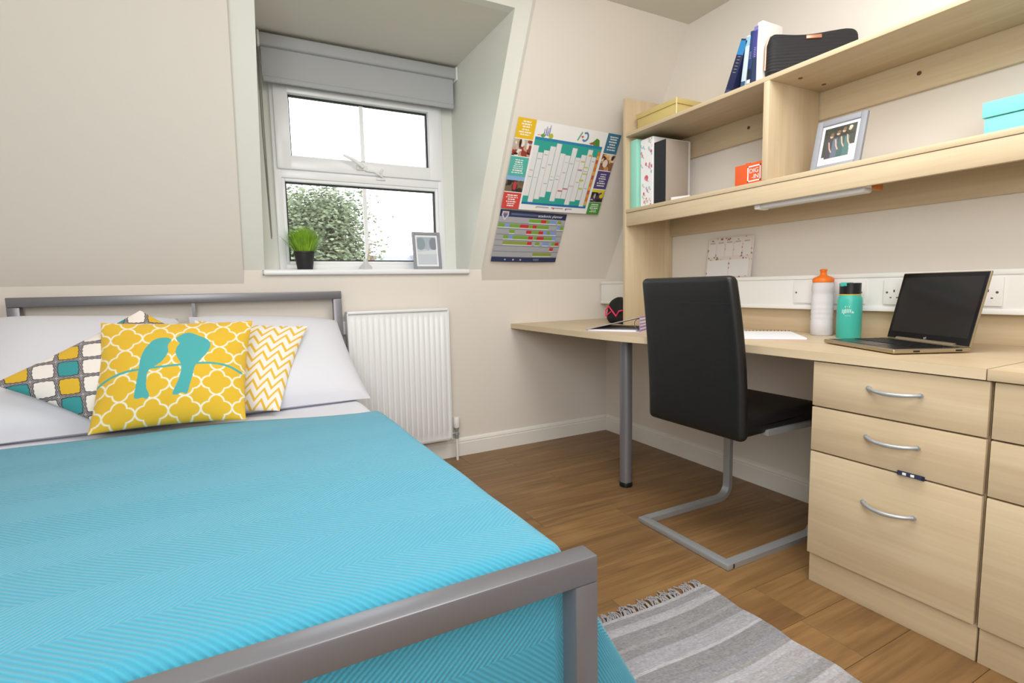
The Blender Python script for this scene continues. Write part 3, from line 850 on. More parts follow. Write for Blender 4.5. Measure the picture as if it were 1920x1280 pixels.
sheet('woven_top', cv, rugpos, rg, RGM)
obj('underside', BX((-1.543, -2.913, 0.001), (-.944, -1.718, .007)), mat('rag_weave', (150, 148, 150), .95), rg, smooth=None)
TASM = mat('grey_cotton_yarn', (150, 146, 148), .95)
meshes = []
for k in range(5):
    b = bmesh.new(); rr = random.Random(20 + k)
    for j in range(4):
        a = rr.uniform(-.5, .5); l = rr.uniform(.03, .05); x0 = rr.uniform(-.006, .006)
        pts = [(x0, 0, .004), (x0 + .3 * l * math.sin(a), l * .35, .008 + rr.uniform(0, .004)), (x0 + l * .7 * math.sin(a), l * .75, .005), (x0 + l * math.sin(a) + rr.uniform(-.01, .01), l, .003)]
        tube(b, pts, .0022, 5)
    me = bpy.data.meshes.new('tassel'); b.to_mesh(me); b.free(); me.materials.append(TASM); meshes.append(me)
for i in range(32):
    o = bpy.data.objects.new('tassel', meshes[i % 5]); COL.objects.link(o); o.parent = rg
    o.matrix_basis = basis(rg).inverted() @ (Matrix.Translation((-1.535 + i * .0188, -1.718, .001)) @ Matrix.Rotation(rnd.uniform(-.5, .5), 4, 'Z'))

# ------------------------------------------------------------------ posters on the sloping wall
PAPER = paint_mat('printed_paper', .45, coat=.1)
BACKP = mat('paper_back', (235, 235, 232), .7)
cv = Canvas(330, 230, (240, 240, 240))
def blk(u0, v0, u1, v1, c, n, seed):
    cv.rect(u0, v0, u1, v1, c); m = (u1 - u0) * .16; cv.textlines(u0 + m, v0 + (v1 - v0) * .14, u1 - m, v1 - (v1 - v0) * .1, n, (245, 245, 240), seed, .45)
blk(0, 0, .165, .215, (232, 190, 30), 6, 1); cv.photo(0, .22, .165, .40, [(40, 30, 28), (230, 225, 220), (150, 60, 50), (90, 140, 190), (200, 160, 130)], 26, 2, (190, 180, 170))
blk(0, .41, .165, .62, (84, 180, 170), 7, 3); cv.photo(0, .63, .165, .80, [(60, 45, 40), (110, 90, 70), (40, 30, 40)], 18, 4, (120, 100, 80)); cv.rect(0, .62, .165, .67, (140, 180, 225)); cv.disc(.085, .73, .016, (190, 60, 70), .05)
blk(0, .81, .165, 1, (210, 72, 68), 6, 5)
blk(.862, 0, 1, .235, (62, 120, 150), 6, 6); cv.photo(.862, .245, 1, .44, [(230, 180, 110), (60, 40, 40), (200, 150, 100), (90, 50, 60), (240, 220, 200)], 24, 7, (150, 100, 70))
blk(.862, .45, 1, .67, (82, 70, 130), 6, 8); cv.photo(.862, .68, 1, .84, [(30, 26, 30), (220, 200, 50), (70, 60, 80), (200, 190, 190)], 22, 9, (70, 60, 60)); cv.rect(.862, .68, 1, .715, (222, 208, 60))
blk(.862, .845, 1, 1, (70, 150, 62), 5, 10)
# skyline and logo in the header
for k, (u, h_, c) in enumerate([(.245, .07, (96, 98, 160)), (.262, .095, (110, 112, 176)), (.278, .085, (90, 100, 170)), (.292, .11, (120, 120, 190))]):
    cv.poly([(u, .15), (u + .004, .15 - h_), (u + .011, .15 - h_ - .01), (u + .011, .15)], c)
cv.disc(.245, .15, .02, (96, 160, 70), .018); cv.disc(.318, .145, .02, (176, 190, 70), .03); cv.rect(.195, .142, .225, .152, (230, 130, 100))
cv.line([(.575, .135), (.603, .05)], .013, (110, 170, 140)); cv.rect(.604, .088, .626, .1, (205, 60, 70)); cv.rect(.611, .078, .619, .112, (205, 60, 70))
cv.line(catmull([(.632, .05), (.655, .048), (.668, .08), (.664, .115), (.643, .135), (.626, .128)], 5), .014, (84, 128, 176))
cv.poly([(.70, .15), (.73, .13), (.76, .085), (.79, .1), (.805, .17), (.80, .19)], (84, 140, 50)); cv.poly([(.69, .15), (.74, .14), (.75, .16), (.71, .165)], (170, 80, 60))
# year grid
tq, dq = (46, 164, 150), (40, 130, 176)
cv.rect(.178, .17, .835, .93, tq); cv.rect(.178, .17, .835, .2, dq); cv.rect(.178, .905, .835, .93, (30, 110, 170))
r = random.Random(12)
tops = [.26, .33, .30, .25, .21, .31, .32, .23, .33, .29, .22, .30]; bots = [.83, .90, .86, .83, .76, .87, .83, .83, .9, .85, .83, .91]
for i in range(12):
    u0 = .18 + i * .0525; cv.rect(u0, tops[i], u0 + .05, bots[i], (228, 228, 230)); cv.rect(u0 + .046, tops[i], u0 + .05, bots[i], (200, 200, 204))
    for _ in range(2):
        vv = r.uniform(.34, .74); cv.rect(u0 + .008, vv, u0 + .04, vv + .008, (170, 168, 170))
for u, vv, c in ((.66, .36, (206, 190, 110)), (.7, .42, (206, 200, 120)), (.71, .5, (200, 200, 90)), (.69, .58, (196, 196, 80)), (.70, .68, (200, 196, 90)), (.65, .46, (190, 140, 140)), (.55, .70, (200, 110, 130)), (.5, .73, (200, 100, 120)), (.72, .28, (216, 176, 110)), (.6, .66, (214, 190, 200))):
    cv.rect(u, vv, u + .045, vv + .018, c)
for i in range(14):
    cv.rect(.81, .23 + i * .047, .832, .23 + (i + 1) * .047, [(226, 120, 50), (236, 170, 60), (204, 84, 70), (230, 140, 50)][i % 4])
cv.textlines(.2, .945, .82, .975, 1, (180, 170, 190), 14, .6)
for u, c in ((.33, (200, 210, 90)), (.5, (200, 90, 90)), (.63, (120, 120, 170))): cv.disc(u, .96, .008, c)
PT = [np.array(p) for p in ((-.901, 0, 1.868), (-.226, 0, 1.853), (-.236, 0, 1.441), (-.905, 0, 1.447))]
def onslope(x, z, off):   # off measured along the slope's inward normal
    return np.stack([x, SL * (z - Z0) - off * .881, z - off * .472], 1)
def posterpos(Q, bow):
    def f(U, V):
        P = ((1 - U) * (1 - V))[:, None] * Q[0] + (U * (1 - V))[:, None] * Q[1] + (U * V)[:, None] * Q[2] + ((1 - U) * V)[:, None] * Q[3]
        off = .004 + bow * np.sin(np.pi * V) * .4 + .006 * np.sin(np.pi * U) * V + bow * V ** 3
        return onslope(P[:, 0], P[:, 2], off)
    return f
po = thing('wall_planner', 'wide academic year planner poster taped to the sloping wall beside the shelf', 'poster', (-.57, sl(1.45), 1.45))
sheet('printed_sheet', cv, posterpos(PT, .012), po, PAPER)
# activity timetable
cv = Canvas(300, 200, (170, 172, 178))
nv = (44, 54, 92)
cv.rect(0, 0, 1, .125, nv); cv.rect(0, .905, 1, 1, nv); cv.rect(.16, .055, .62, .09, (92, 104, 136))
g_, r_, b_, o_ = (122, 168, 60), (200, 52, 58), (130, 160, 215), (140, 160, 70)
for i in range(7):
    v0 = .135 + i * .11; cv.rect(0, v0 + .098, 1, v0 + .11, (110, 112, 128))
rows = [[(.44, .62, g_), (.62, .70, r_), (.70, .75, g_), (.75, .86, b_), (.88, .94, o_)],
        [(.0, .1, g_), (.1, .17, b_), (.17, .32, g_), (.32, .45, r_), (.45, .51, g_), (.51, .57, r_), (.57, .76, g_), (.89, .94, b_), (.94, 1, g_)],
        [(.18, .26, g_), (.43, .51, r_), (.51, .62, g_), (.62, .69, r_), (.69, .75, b_), (.75, .80, g_), (.80, .9, b_)],
        [(.11, .18, g_), (.18, .25, b_), (.25, .48, g_), (.48, .55, r_), (.56, .61, g_), (.61, .72, r_), (.72, .85, g_), (.85, .91, b_)],
        [(.12, .48, o_), (.48, .55, r_), (.60, .67, g_), (.72, .82, b_), (.86, .92, g_), (.92, .98, r_)],
        [(.85, .91, r_)], [(.60, .90, o_)]]
for i, rw in enumerate(rows):
    for a0, a1, c in rw:
        v0 = .145 + i * .11; cv.rect(a0, v0 + .062, a1, v0 + .078, (220, 220, 222)); cv.rect(a0, v0, a1, v0 + .064, c)
cv.poly([(.035, .03), (.125, .03), (.13, .10), (.08, .2), (.03, .10)], (206, 206, 220)); cv.poly([(.05, .05), (.11, .05), (.11, .1), (.08, .16), (.05, .1)], (96, 100, 150)); cv.rect(.05, .05, .11, .075, (200, 130, 130))
for u, c in ((.2, (120, 200, 220)), (.32, (200, 190, 220)), (.43, (190, 190, 210))): cv.disc(u, .952, .012, c)
cv.textlines(.6, .93, .75, .98, 2, (150, 160, 190), 3, .4)
QT = [np.array(p) for p in ((-.898, 0, 1.437), (-.452, 0, 1.428), (-.452, 0, 1.157), (-.901, 0, 1.160))]
tt = thing('timetable_poster', 'navy and grey activity timetable poster under the year planner on the sloping wall', 'poster', (-.68, sl(1.16), 1.16))
sheet('printed_sheet', cv, posterpos(QT, .008), tt, PAPER)
nrm = Vector((0, -.881, -.472)); upv = Vector((0, SL, 1)).normalized()
WL = mat('white_print', (235, 236, 240), .5)
pz = 1.412; lettering('lettering', 'academic planner', .024, tt, WL, axes((-.565, sl(pz) - .0075, pz - .003), (1, 0, 0), upv), .0002)

# ------------------------------------------------------------------ things on the shelves
def fold(name, x0, x1, y0, y1, z0, z1, mspine, mside, label, cat, group=None, bev=.004, open_top=False):
    t = thing(name, label, cat, ((x0 + x1) / 2, (y0 + y1) / 2, z0), 0, group)
    obj('cover', BX((x0, y1, z0), (x1, y0, z1), bev), mspine, t); return t
MINT = mat('mint_card', (150, 214, 196), .55)
f1 = fold('folder', -.318, -.06, -.617, -.67, 1.405, 1.765, MINT, MINT, 'mint green box folder at the end of the lower shelf', 'folder', 'folders on the lower shelf', .006)
cv = Canvas(60, 150, (240, 238, 240)); r = random.Random(9)
for _ in range(30):
    u, v_ = r.random(), r.random(); cv.disc(u, v_, .07, r.choice([(216, 130, 150), (200, 90, 110), (190, 210, 180), (230, 190, 200), (170, 190, 210)]), .025)
    cv.disc(u + .1, v_ + .03, .04, (150, 180, 140), .012)
cv.disc(.5, .58, .16, (206, 90, 110), .04); cv.disc(.45, .6, .06, (230, 150, 160), .02)
f2 = thing('folder', 'white folder printed with pink flowers, between the mint and black ones', 'folder', (-.16, -.725, 1.405), 0, 'folders on the lower shelf')
obj('cover', BX((-.30, -.772, 1.405), (-.03, -.678, 1.757), .008, 3), mat('white_card', (240, 238, 240), .5), f2)
sheet('printed_spine', cv, lambda U, V: np.stack([0 * U - .3012, -.682 - .086 * U, 1.750 - .338 * V], 1), f2, PAPER)
f3 = thing('folder', 'black-spined lever arch folder standing beside the floral one', 'folder', (-.16, -.82, 1.405), 0, 'folders on the lower shelf')
obj('spine', BX((-.302, -.862, 1.406), (-.296, -.782, 1.718), .002), mat('black_card', (34, 36, 42), .5), f3)
GC = mat('taupe_card', (168, 156, 144), .6)
obj('cover', BX((-.298, -.863, 1.406), (-.145, -.858, 1.718), .001), GC, f3)
obj('cover', BX((-.298, -.786, 1.406), (-.145, -.781, 1.718), .001), GC, f3)
obj('pages', BX((-.29, -.852, 1.41), (-.155, -.80, 1.70)), BACKP, f3)
pp = tag(obj('paper_scrap', prism(bmesh.new(), [(-.28, -.88), (-.24, -.965), (-.2, -.94), (-.22, -.87)], lambda p: (p[0], p[1], 1.4052), lambda p: (p[0] * .98 - .004, p[1], 1.432)), mat('pale_pink_paper', (232, 222, 226), .7)), 'small scrap of pale pink paper lying beside the black folder', 'paper')

ORG = mat('orange_card', (222, 92, 40), .5)
ob = thing('card_box', 'small orange carton with a white square logo beside the shelf divider', 'box', (-.28, -1.36, 1.405))
obj('carton', BX((-.31, -1.425, 1.405), (-.24, -1.285, 1.494), .0015), ORG, ob)
obj('lid_tab', BX((-.275, -1.335, 1.494), (-.272, -1.31, 1.506), .0005), ORG, ob)
fx_ = -.3112
b = bmesh.new(); y0, y1, z0, z1, w = -1.348, -1.411, 1.418, 1.482, .005
for a_, c_ in (((y0, z0), (y1, z0 + w)), ((y0, z1 - w), (y1, z1)), ((y0, z0), (y0 - w, z1)), ((y1 + w, z0), (y1, z1))):
    box(b, (fx_, a_[0], a_[1]), (fx_ + .001, c_[0], c_[1]))
obj('logo_frame', b, WL, ob, smooth=None)
Mx = lambda y, z, x=fx_: axes((x, y, z), (0, -1, 0), (0, 0, 1))
lettering('lettering', 'DIG', .026, ob, WL, Mx(-1.379, 1.460))
lettering('lettering', '-IN', .026, ob, WL, Mx(-1.386, 1.436))

def photo_frame(name, label, group, M, w, h, cv, bw=.022, stand=True):
    """local x right, y up, z to viewer; origin bottom centre"""
    t = thing(name, label, 'picture frame', tuple(M.translation), 0, group)
    b = bmesh.new()
    for q in (((-w / 2, 0, -.006), (-w / 2 + bw, h, .008)), ((w / 2 - bw, 0, -.006), (w / 2, h, .008)), ((-w / 2 + bw * .98, 0, -.006), (w / 2 - bw * .98, bw, .008)), ((-w / 2 + bw * .98, h - bw, -.006), (w / 2 - bw * .98, h, .008))):
        box(b, q[0], q[1], .003)
    bmesh.ops.transform(b, matrix=M, verts=b.verts[:]); obj('frame', b, GREYFRAME, t)
    obj('mount', BX((-w / 2 + bw * .7, bw * .7, -.002), (w / 2 - bw * .7, h - bw * .7, .001), 0, 2, M), mat('white_mount', (238, 240, 244), .6), t)
    iw, ih = w - 2 * bw - .02, h - 2 * bw - .022
    def pos(U, V):
        L_ = np.stack([(U - .5) * iw, bw + .011 + (1 - V) * ih, 0 * U + .0018], 1)
        R_ = np.array(M.to_3x3()); return L_ @ R_.T + np.array(M.translation)
    sheet('photograph', cv, pos, t, PAPER)
    b = bmesh.new(); box(b, (-.02, .004, -.0085), (.02, h * .75, -.006)); bmesh.ops.transform(b, matrix=M, verts=b.verts[:])
    hz = M @ Vector((0, h * .72, -.008)); back = (M.to_3x3() @ Vector((0, 0, -1))); back.z = 0; back.normalize()
    base = M.translation + back * h * .42; base.z = M.translation.z + .001
    tube(b, [hz, base], 0, rect=(.035, .003))
    obj('easel_back', b, BLACK, t); return t
cv = Canvas(60, 70, (66, 66, 60))
cv.rect(0, .85, 1, 1, (226, 228, 232)); cv.rect(.78, .6, 1, 1, (232, 234, 238)); cv.photo(0, 0, 1, .3, [(40, 38, 30), (56, 56, 44)], 14, 3, (44, 44, 36))
for u, c in ((.2, (70, 66, 72)), (.38, (96, 104, 120)), (.56, (70, 96, 96)), (.74, (78, 112, 108))):
    cv.poly([(u - .1, .9), (u - .07, .35), (u + .07, .35), (u + .12, .9)], c)
for u, v_ in ((.25, .27), (.45, .22), (.62, .17), (.8, .15)):
    cv.disc(u, v_, .05, (205, 165, 140)); cv.disc(u + .015, v_ - .05, .055, (120, 90, 64) if u < .7 else (230, 214, 170)); cv.line([(u - .06, v_ + .16), (u - .02, v_ + .34), (u + .04, v_ + .45)], .035, (214, 176, 150))
lean = math.radians(14)
ux = Vector((.03, -1, 0)).normalized(); uz = Vector((math.sin(lean), .02, math.cos(lean)))
photo_frame('picture_frame', 'grey picture frame with a photo of four people on the lower shelf', None, axes((-.272, -1.688, 1.407), ux, uz), .178, .196, cv)

TB = mat('turquoise_card', (128, 208, 208), .5)
tb = thing('storage_box', 'turquoise lidded card box on the lower shelf by the frame edge', 'box', (-.17, -2.25, 1.405))
obj('box_base', BX((-.255, -2.118, 1.405), (-.06, -2.42, 1.466), .001), TB, tb)
obj('lid', BX((-.26, -2.113, 1.468), (-.055, -2.425, 1.512), .001), TB, tb)
GO = mat('gold_card', (206, 186, 122), .45, metal=.15)
gb = thing('storage_box', 'pale gold lidded box on the top shelf next to the side panel', 'box', (-.2, -.79, 1.803))
obj('box_base', BX((-.3, -.655, 1.803), (-.06, -.93, 1.868), .001), GO, gb)
obj('lid', BX((-.305, -.65, 1.868), (-.055, -.936, 1.893), .001), GO, gb)
obj('corner_trim', BX((-.306, -.9375, 1.803), (-.302, -.934, 1.893)), mat('pale_gold_trim', (246, 236, 190), .3), gb, smooth=None)

# books on the top shelf
def book(yb, th_, h, lean_, d, mc, label, bands, txt, tcol, x0=-.335):
    M = Matrix.Translation((x0, yb, 1.803)) @ Matrix.Rotation(lean_, 4, 'X')
    t = thing('book', label, 'book', (x0 + d / 2, yb, 1.803), 0, 'books on the top shelf')
    # local: x depth, y from 0 to -th_, z height
    obj('cover', BX((0, -th_, 0), (d, 0, h), .0012, 2, M), mc, t)
    obj('pages', BX((.004, -th_ + .003, h - .001), (d - .004, -.003, h + .0006), 0, 2, M), BACKP, t, smooth=None)
    for z0, z1, c in bands:
        obj('spine_band', BX((-.0006, -th_ + .001, z0 * h), (.001, -.001, z1 * h), 0, 2, M), mat('spine_ink', c, .4), t, smooth=None)
    if txt:
        lettering('lettering', txt, th_ * .62, t, mat('spine_print', tcol, .5), M @ axes((-.001, -th_ / 2, h * .55), (0, 0, -1), (0, -1, 0)), .0002)
    return t
NV = mat('navy_book_cloth', (34, 40, 78), .4); DB_ = mat('dark_blue_cover', (40, 62, 112), .4); PB = mat('pale_blue_cover', (196, 214, 224), .4); PU = mat('purple_cover', (70, 66, 140), .4); WH = mat('white_cover', (238, 236, 232), .5)
book(-1.240, .036, .212, math.radians(23), .13, NV, 'navy book with a bright blue top, leaning furthest on the top shelf', [(.72, .97, (50, 130, 190)), (.02, .1, (60, 66, 104))], 'I I I I I I', (150, 150, 130))
book(-1.322, .022, .197, math.radians(7.5), .12, PB, 'thin pale blue book between the leaning navy book and the dark blue one', [(.02, .12, (60, 90, 120)), (.8, .97, (150, 190, 214))], None, None)
book(-1.350, .018, .205, math.radians(4.5), .125, DB_, 'dark blue paperback with a small white spot at the foot of its spine', [(.03, .1, (220, 224, 228)), (.1, .3, (34, 38, 50))], 'I I I I I', (190, 190, 215))
book(-1.372, .020, .214, math.radians(3.0), .13, PU, 'purple paperback next to the white book on the top shelf', [(.0, .45, (44, 60, 84)), (.93, 1.0, (120, 120, 190))], 'I I I I I I', (200, 200, 230))
book(-1.396, .024, .224, math.radians(.6), .12, WH, 'white-spined book nearest the black wash bag', [], None, None)

# wash bag
wb = thing('wash_bag', 'black ribbed wash bag with a rose gold plate on the top shelf', 'bag', (-.186, -1.53, 1.803))
QB = bpy.data.materials.new('black_ribbed_fabric'); QB.use_nodes = True
nt = QB.node_tree; p = nt.nodes['Principled BSDF']; p.inputs['Base Color'].default_value = rgba((30, 30, 34)); p.inputs['Roughness'].default_value = .7
tc = nt.nodes.new('ShaderNodeTexCoord'); wv = nt.nodes.new('ShaderNodeTexWave'); wv.inputs['Scale'].default_value = 26; wv.bands_direction = 'Z'
nt.links.new(tc.outputs['Object'], wv.inputs['Vector']); bp = nt.nodes.new('ShaderNodeBump'); bp.inputs['Strength'].default_value = .6; bp.inputs['Distance'].default_value = .003
nt.links.new(wv.outputs['Fac'], bp.inputs['Height']); nt.links.new(bp.outputs['Normal'], p.inputs['Normal'])
e1 = Vector((.83, -.56, 0)).normalized(); e2 = Vector((e1.y, -e1.x, 0)) * -1
wc = Vector((-.186, -1.53, 1.803))
if e2.x < 0: e2 = -e2
def fbag(q):
    t = (q.x + .17) / .34; topk = max(0, q.z / .08)
    hgt = .08 + q.z
    hs = 1.0 - .05 * math.sin(math.pi * min(1, max(0, (t - .1) / .6))) + .03 * math.exp(-((t - .86) / .1) ** 2)
    wd = 1.0 - .3 * topk
    return wc + e1 * q.x * (1 - .04 * topk) + e2 * (q.y * wd) + Vector((0, 0, hgt * hs))
obj('body', rbox(bmesh.new(), (.17, .03, .082), .025, 14, fbag), QB, wb, smooth=True)
RGD = mat('rose_gold', (222, 160, 132), .3, metal=.7)
M = axes(wc - e1 * .005 - e2 * .026 + Vector((0, 0, .136)), e1, Vector((0, 0, 1)) + e2 * .12)
obj('name_plate', BX((-.028, -.007, -.004), (.028, .007, .004), .001, 2, M), RGD, wb)
b = bmesh.new(); tube(b, [wc - e1 * .158 + Vector((0, 0, .158)), wc - e1 * .172 + Vector((0, 0, .12)), wc - e1 * .174 + Vector((0, 0, .03))], .004, 8)
obj('zip_pull', b, RGD, wb)

# ------------------------------------------------------------------ weekly planner pad, things on the desk
cv = Canvas(110, 80, (222, 212, 206)); r = random.Random(4)
for _ in range(120):
    cv.disc(r.random(), r.random(), .017, r.choice([(170, 96, 112), (120, 136, 100), (150, 84, 100), (190, 160, 150), (96, 84, 84)]), .022)
for i in range(5): cv.rect(.03 + i * .19, .08, .03 + i * .19 + .165, .46, (226, 222, 220)); cv.rect(.05 + i * .19, .1, .03 + i * .19 + .14, .14, (190, 176, 176))
cv.rect(.03, .55, .5, .96, (228, 226, 226)); cv.rect(.53, .55, .94, .96, (228, 226, 226))
wp = thing('weekly_planner', 'floral edged weekly planner board propped on the white trunking', 'planner', (-.03, -1.025, 1.027))
lean = .11
def wpos(U, V):
    z = 1.027 + .2 * (1 - V); return np.stack([-.036 + (1 - V) * .2 * lean, -.888 - .272 * U, z], 1)
sheet('printed_sheet', cv, wpos, wp, PAPER)
bmx = bmesh.new(); prism(bmx, [(0, 0), (1, 0), (1, 1), (0, 1)], lambda p: (-.0355 + p[1] * .2 * lean, -.888 - .272 * p[0], 1.027 + .2 * p[1]), lambda p: (-.0325 + p[1] * .2 * lean, -.888 - .272 * p[0], 1.027 + .2 * p[1]))
obj('backing_board', bmx, BACKP, wp, smooth=None)

# laptop
GOLD = mat('champagne_aluminium', (178, 164, 138), .32, metal=.8)
LB = Vector((-.533, -2.044, DT)); th = 1.114
lu = Vector((math.cos(th), math.sin(th), 0)); ln = Vector((math.sin(th), -math.cos(th), 0))   # along front edge, towards hinge
lw, ld = .335, .238
LM = Matrix(((lu.x, ln.x, 0, LB.x), (lu.y, ln.y, 0, LB.y), (0, 0, 1, LB.z), (0, 0, 0, 1)))
lp = thing('laptop', 'open champagne laptop with a black screen on the desk', 'laptop', tuple(LM @ Vector((lw / 2, ld / 2, 0))))
obj('base', BX((0, 0, .003), (lw, ld, .016), .004, 3, LM), GOLD, lp)
KB = mat('dark_keyboard_deck', (34, 34, 36), .25)
dk2 = obj('keyboard_deck', BX((.012, .012, .0155), (lw - .012, ld - .026, .0168), 0, 2, LM), KB, lp, smooth=None)
b = bmesh.new()
for rr in range(6):
    for k in range(15): box(b, (.022 + k * .0195, .098 + rr * .0178, .0168), (.022 + k * .0195 + .0165, .098 + rr * .0178 + .0145, .0182))
bmesh.ops.transform(b, matrix=LM, verts=b.verts[:]); ks = obj('keys', b, BLACK, dk2, smooth=None); ks['kind'] = 'stuff'
obj('touchpad', BX((.115, .02, .0168), (.22, .085, .0173), 0, 2, LM), mat('grey_touchpad', (64, 62, 60), .3), dk2, smooth=None)
b = bmesh.new(); cyl(b, (.05, ld - .006, .018), (lw - .05, ld - .006, .018), .007, 12); bmesh.ops.transform(b, matrix=LM, verts=b.verts[:])
obj('hinge', b, GOLD, lp)
b = bmesh.new()
for yy in (.06, .19): box(b, (-.0005, yy, .007), (.001, yy + .02, .012))
bmesh.ops.transform(b, matrix=LM, verts=b.verts[:]); obj('port', b, BLACK, lp, smooth=None)
ti = .226
SM = LM @ Matrix.Translation((0, ld - .004, .016)) @ Matrix.Rotation(-ti, 4, 'X')      # local x along hinge, z up the screen, -y faces the user
lid = obj('lid', BX((0, -.002, 0), (lw, .005, ld - .004), .003, 2, SM), GOLD, lp)
obj('screen', BX((.003, -.0028, .003), (lw - .003, -.0016, ld - .007), .0004, 1, SM), mat('glossy_black_bezel', (12, 12, 13), .12), lid, smooth=None)
obj('display', BX((.014, -.0031, .026), (lw - .014, -.0026, ld - .02), 0, 2, SM), mat('dark_display', (36, 33, 32), .12), lid, smooth=None)
lettering('logo', 'hp', .012, lid, mat('silver_logo', (190, 190, 190), .3, .5), SM @ axes((lw / 2, -.0034, .0135), (-1, 0, 0), (0, 0, 1)) @ Matrix.Rotation(math.pi, 4, 'Y'), .0001, shear=.25)

# bottles
def clear_plastic():
    m = mat('translucent_plastic', (240, 238, 242), .28, trans=0.0)
    p = m.node_tree.nodes['Principled BSDF']; p.inputs['Subsurface Weight'].default_value = .0; p.inputs['Transmission Weight'].default_value = .35; p.inputs['IOR'].default_value = 1.12; p.inputs['Roughness'].default_value = .45
    return m
cb = thing('drinks_bottle', 'tall translucent sports bottle with an orange cap', 'bottle', (-.105, -1.562, DT))
prof = [(0, 0), (.036, 0), (.041, .004), (.041, .06)]
for k in range(4): prof += [(.0395, .066 + k * .02), (.041, .072 + k * .02), (.041, .08 + k * .02)]
prof += [(.041, .15), (.038, .165), (.0375, .175), (.041, .185), (.041, .205), (.037, .217), (.034, .221), (0, .221)]
obj('body', lathe(bmesh.new(), prof, (-.105, -1.562, DT), 36), clear_plastic(), cb, smooth=60)
OC = mat('orange_cap', (236, 120, 36), .4)
obj('cap', lathe(bmesh.new(), [(0, .218), (.0385, .218), (.0395, .222), (.0395, .232), (.034, .237), (.014, .246), (.0115, .252), (.0115, .262), (.0135, .264), (.0135, .269), (.009, .272), (0, .272)], (-.105, -1.562, DT), 32), OC, cb, smooth=50)
tbx, tby = -.135, -1.688
TL_ = mat('teal_enamel', (64, 180, 166), .35)
tb_ = thing('water_bottle', 'short teal metal water bottle with a black lid beside the laptop', 'bottle', (tbx, tby, DT))
obj('body', lathe(bmesh.new(), [(0, 0), (.04, 0), (.0425, .004), (.0425, .145), (.041, .156), (.036, .164), (.0355, .168), (0, .168)], (tbx, tby, DT), 36), TL_, tb_, smooth=50)
obj('ring', lathe(bmesh.new(), [(.0355, .166), (.0365, .167), (.0365, .171), (.0355, .172)], (tbx, tby, DT), 36), mat('brass_ring', (206, 176, 70), .4), tb_)
ld_ = obj('lid', lathe(bmesh.new(), [(0, .17), (.0365, .17), (.0365, .205), (.037, .212), (.033, .2135), (0, .2135)], (tbx, tby, DT), 32), BLACK, tb_, smooth=50)
obj('spout', BX((tbx - .037, tby - .008, DT + .2), (tbx + .01, tby + .02, DT + .216), .004), TL_, ld_)
# printed marks facing the room
fd = Vector((-2.26 - tbx, -2.884 - tby, 0)).normalized(); sd = Vector((-fd.y, fd.x, 0))
if sd.dot(Vector((.88, -.47, 0))) < 0: sd = -sd
def onb(u, z, rad=.0429):
    a = u / rad; return Vector((tbx, tby, DT + z)) + fd * rad * math.cos(a) + sd * rad * math.sin(a)
b = bmesh.new()
for k, (u, h0, h1) in enumerate(((-.024, .098, .112), (-.0185, .094, .112), (-.013, .098, .114), (-.0075, .1, .114), (-.002, .1, .114), (.0035, .1, .113), (.009, .098, .106), (.013, .098, .104))):
    tube(b, [onb(u, h0), onb(u + .001, h1)], .0013, 5)
for u in (-.014, -.01, -.006, -.002, .002): tube(b, [onb(u, .088), onb(u + .002, .0885)], .0008, 5)
for u in (-.014, .0): tube(b, [onb(u, .119), onb(u, .126)], .0008, 5)
obj('printed_text', b, WL, tb_)
b = bmesh.new(); tube(b, [onb(-.008, .1215), onb(-.006, .1235)], .0025, 6)
obj('printed_dot', b, mat('lime_print', (190, 206, 90), .5), tb_)

# notepad
np_ = thing('notepad', 'white spiral notepad lying on the desk behind the chair', 'notebook', (-.3, -1.45, DT))
P1, P2 = Vector((-.11, -1.43, 0)), Vector((-.325, -1.645, 0)); dv = Vector((-.7, .7, 0)).normalized() * .23
P3, P4 = P2 + dv, P1 + dv
for nm, z0, z1, m_, g_s in (('cover', 0, .0015, mat('pink_cover', (196, 120, 140), .5), 0), ('pages', .0015, .008, mat('white_pages', (240, 240, 244), .7), .003)):
    cx = (P1 + P2 + P3 + P4) / 4
    q = [(p + (cx - p).normalized() * g_s) for p in (P1, P2, P3, P4)]
    obj(nm, prism(bmesh.new(), [(v.x, v.y) for v in q], lambda p: (p[0], p[1], DT + z0), lambda p: (p[0], p[1], DT + z1)), m_, np_, smooth=None)
b = bmesh.new()
for i in range(16):
    c = P1 + (P4 - P1) * ((i + .5) / 16) + Vector((0, 0, DT + .006)); d = (P2 - P1).normalized(); ring = []
    for a in range(10):
        an = 2 * math.pi * a / 10; ring.append(c + d * (.005 * math.cos(an)) + Vector((0, 0, .006 * math.sin(an) + .001)))
    tube(b, ring, .0009, 5, closed=True)
obj('spiral', b, mat('dark_wire', (90, 86, 92), .4, .6), np_)

# ring binder lying open-ended
bi = thing('ring_binder', 'purple and white striped ring binder lying on the desk left of the chair', 'binder', (-.5, -.8, DT))
Sp = Vector((-.575, -.985, DT)); b1 = Vector((-.5, .86, 0)).normalized(); b2 = Vector((.86, .5, 0)).normalized()
BM = Matrix(((b1.x, b2.x, 0, Sp.x), (b1.y, b2.y, 0, Sp.y), (0, 0, 1, Sp.z), (0, 0, 0, 1)))
cv = Canvas(80, 24, (238, 232, 242))
for i in range(5): cv.rect(0, i / 5, 1, i / 5 + .1, (160, 130, 190))
GI = mat('grey_binder_lining', (176, 172, 180), .5)
obj('lower_cover', BX((0, 0, 0), (.28, .31, .003), .001, 2, BM), mat('lilac_cover', (206, 196, 222), .5), bi)
ua = math.atan2(.066, .28)
UM = BM @ Matrix.Translation((0, 0, .07)) @ Matrix.Rotation(ua, 4, 'Y')
obj('upper_cover', BX((0, 0, 0), (.285, .31, .003), .001, 2, UM), GI, bi)
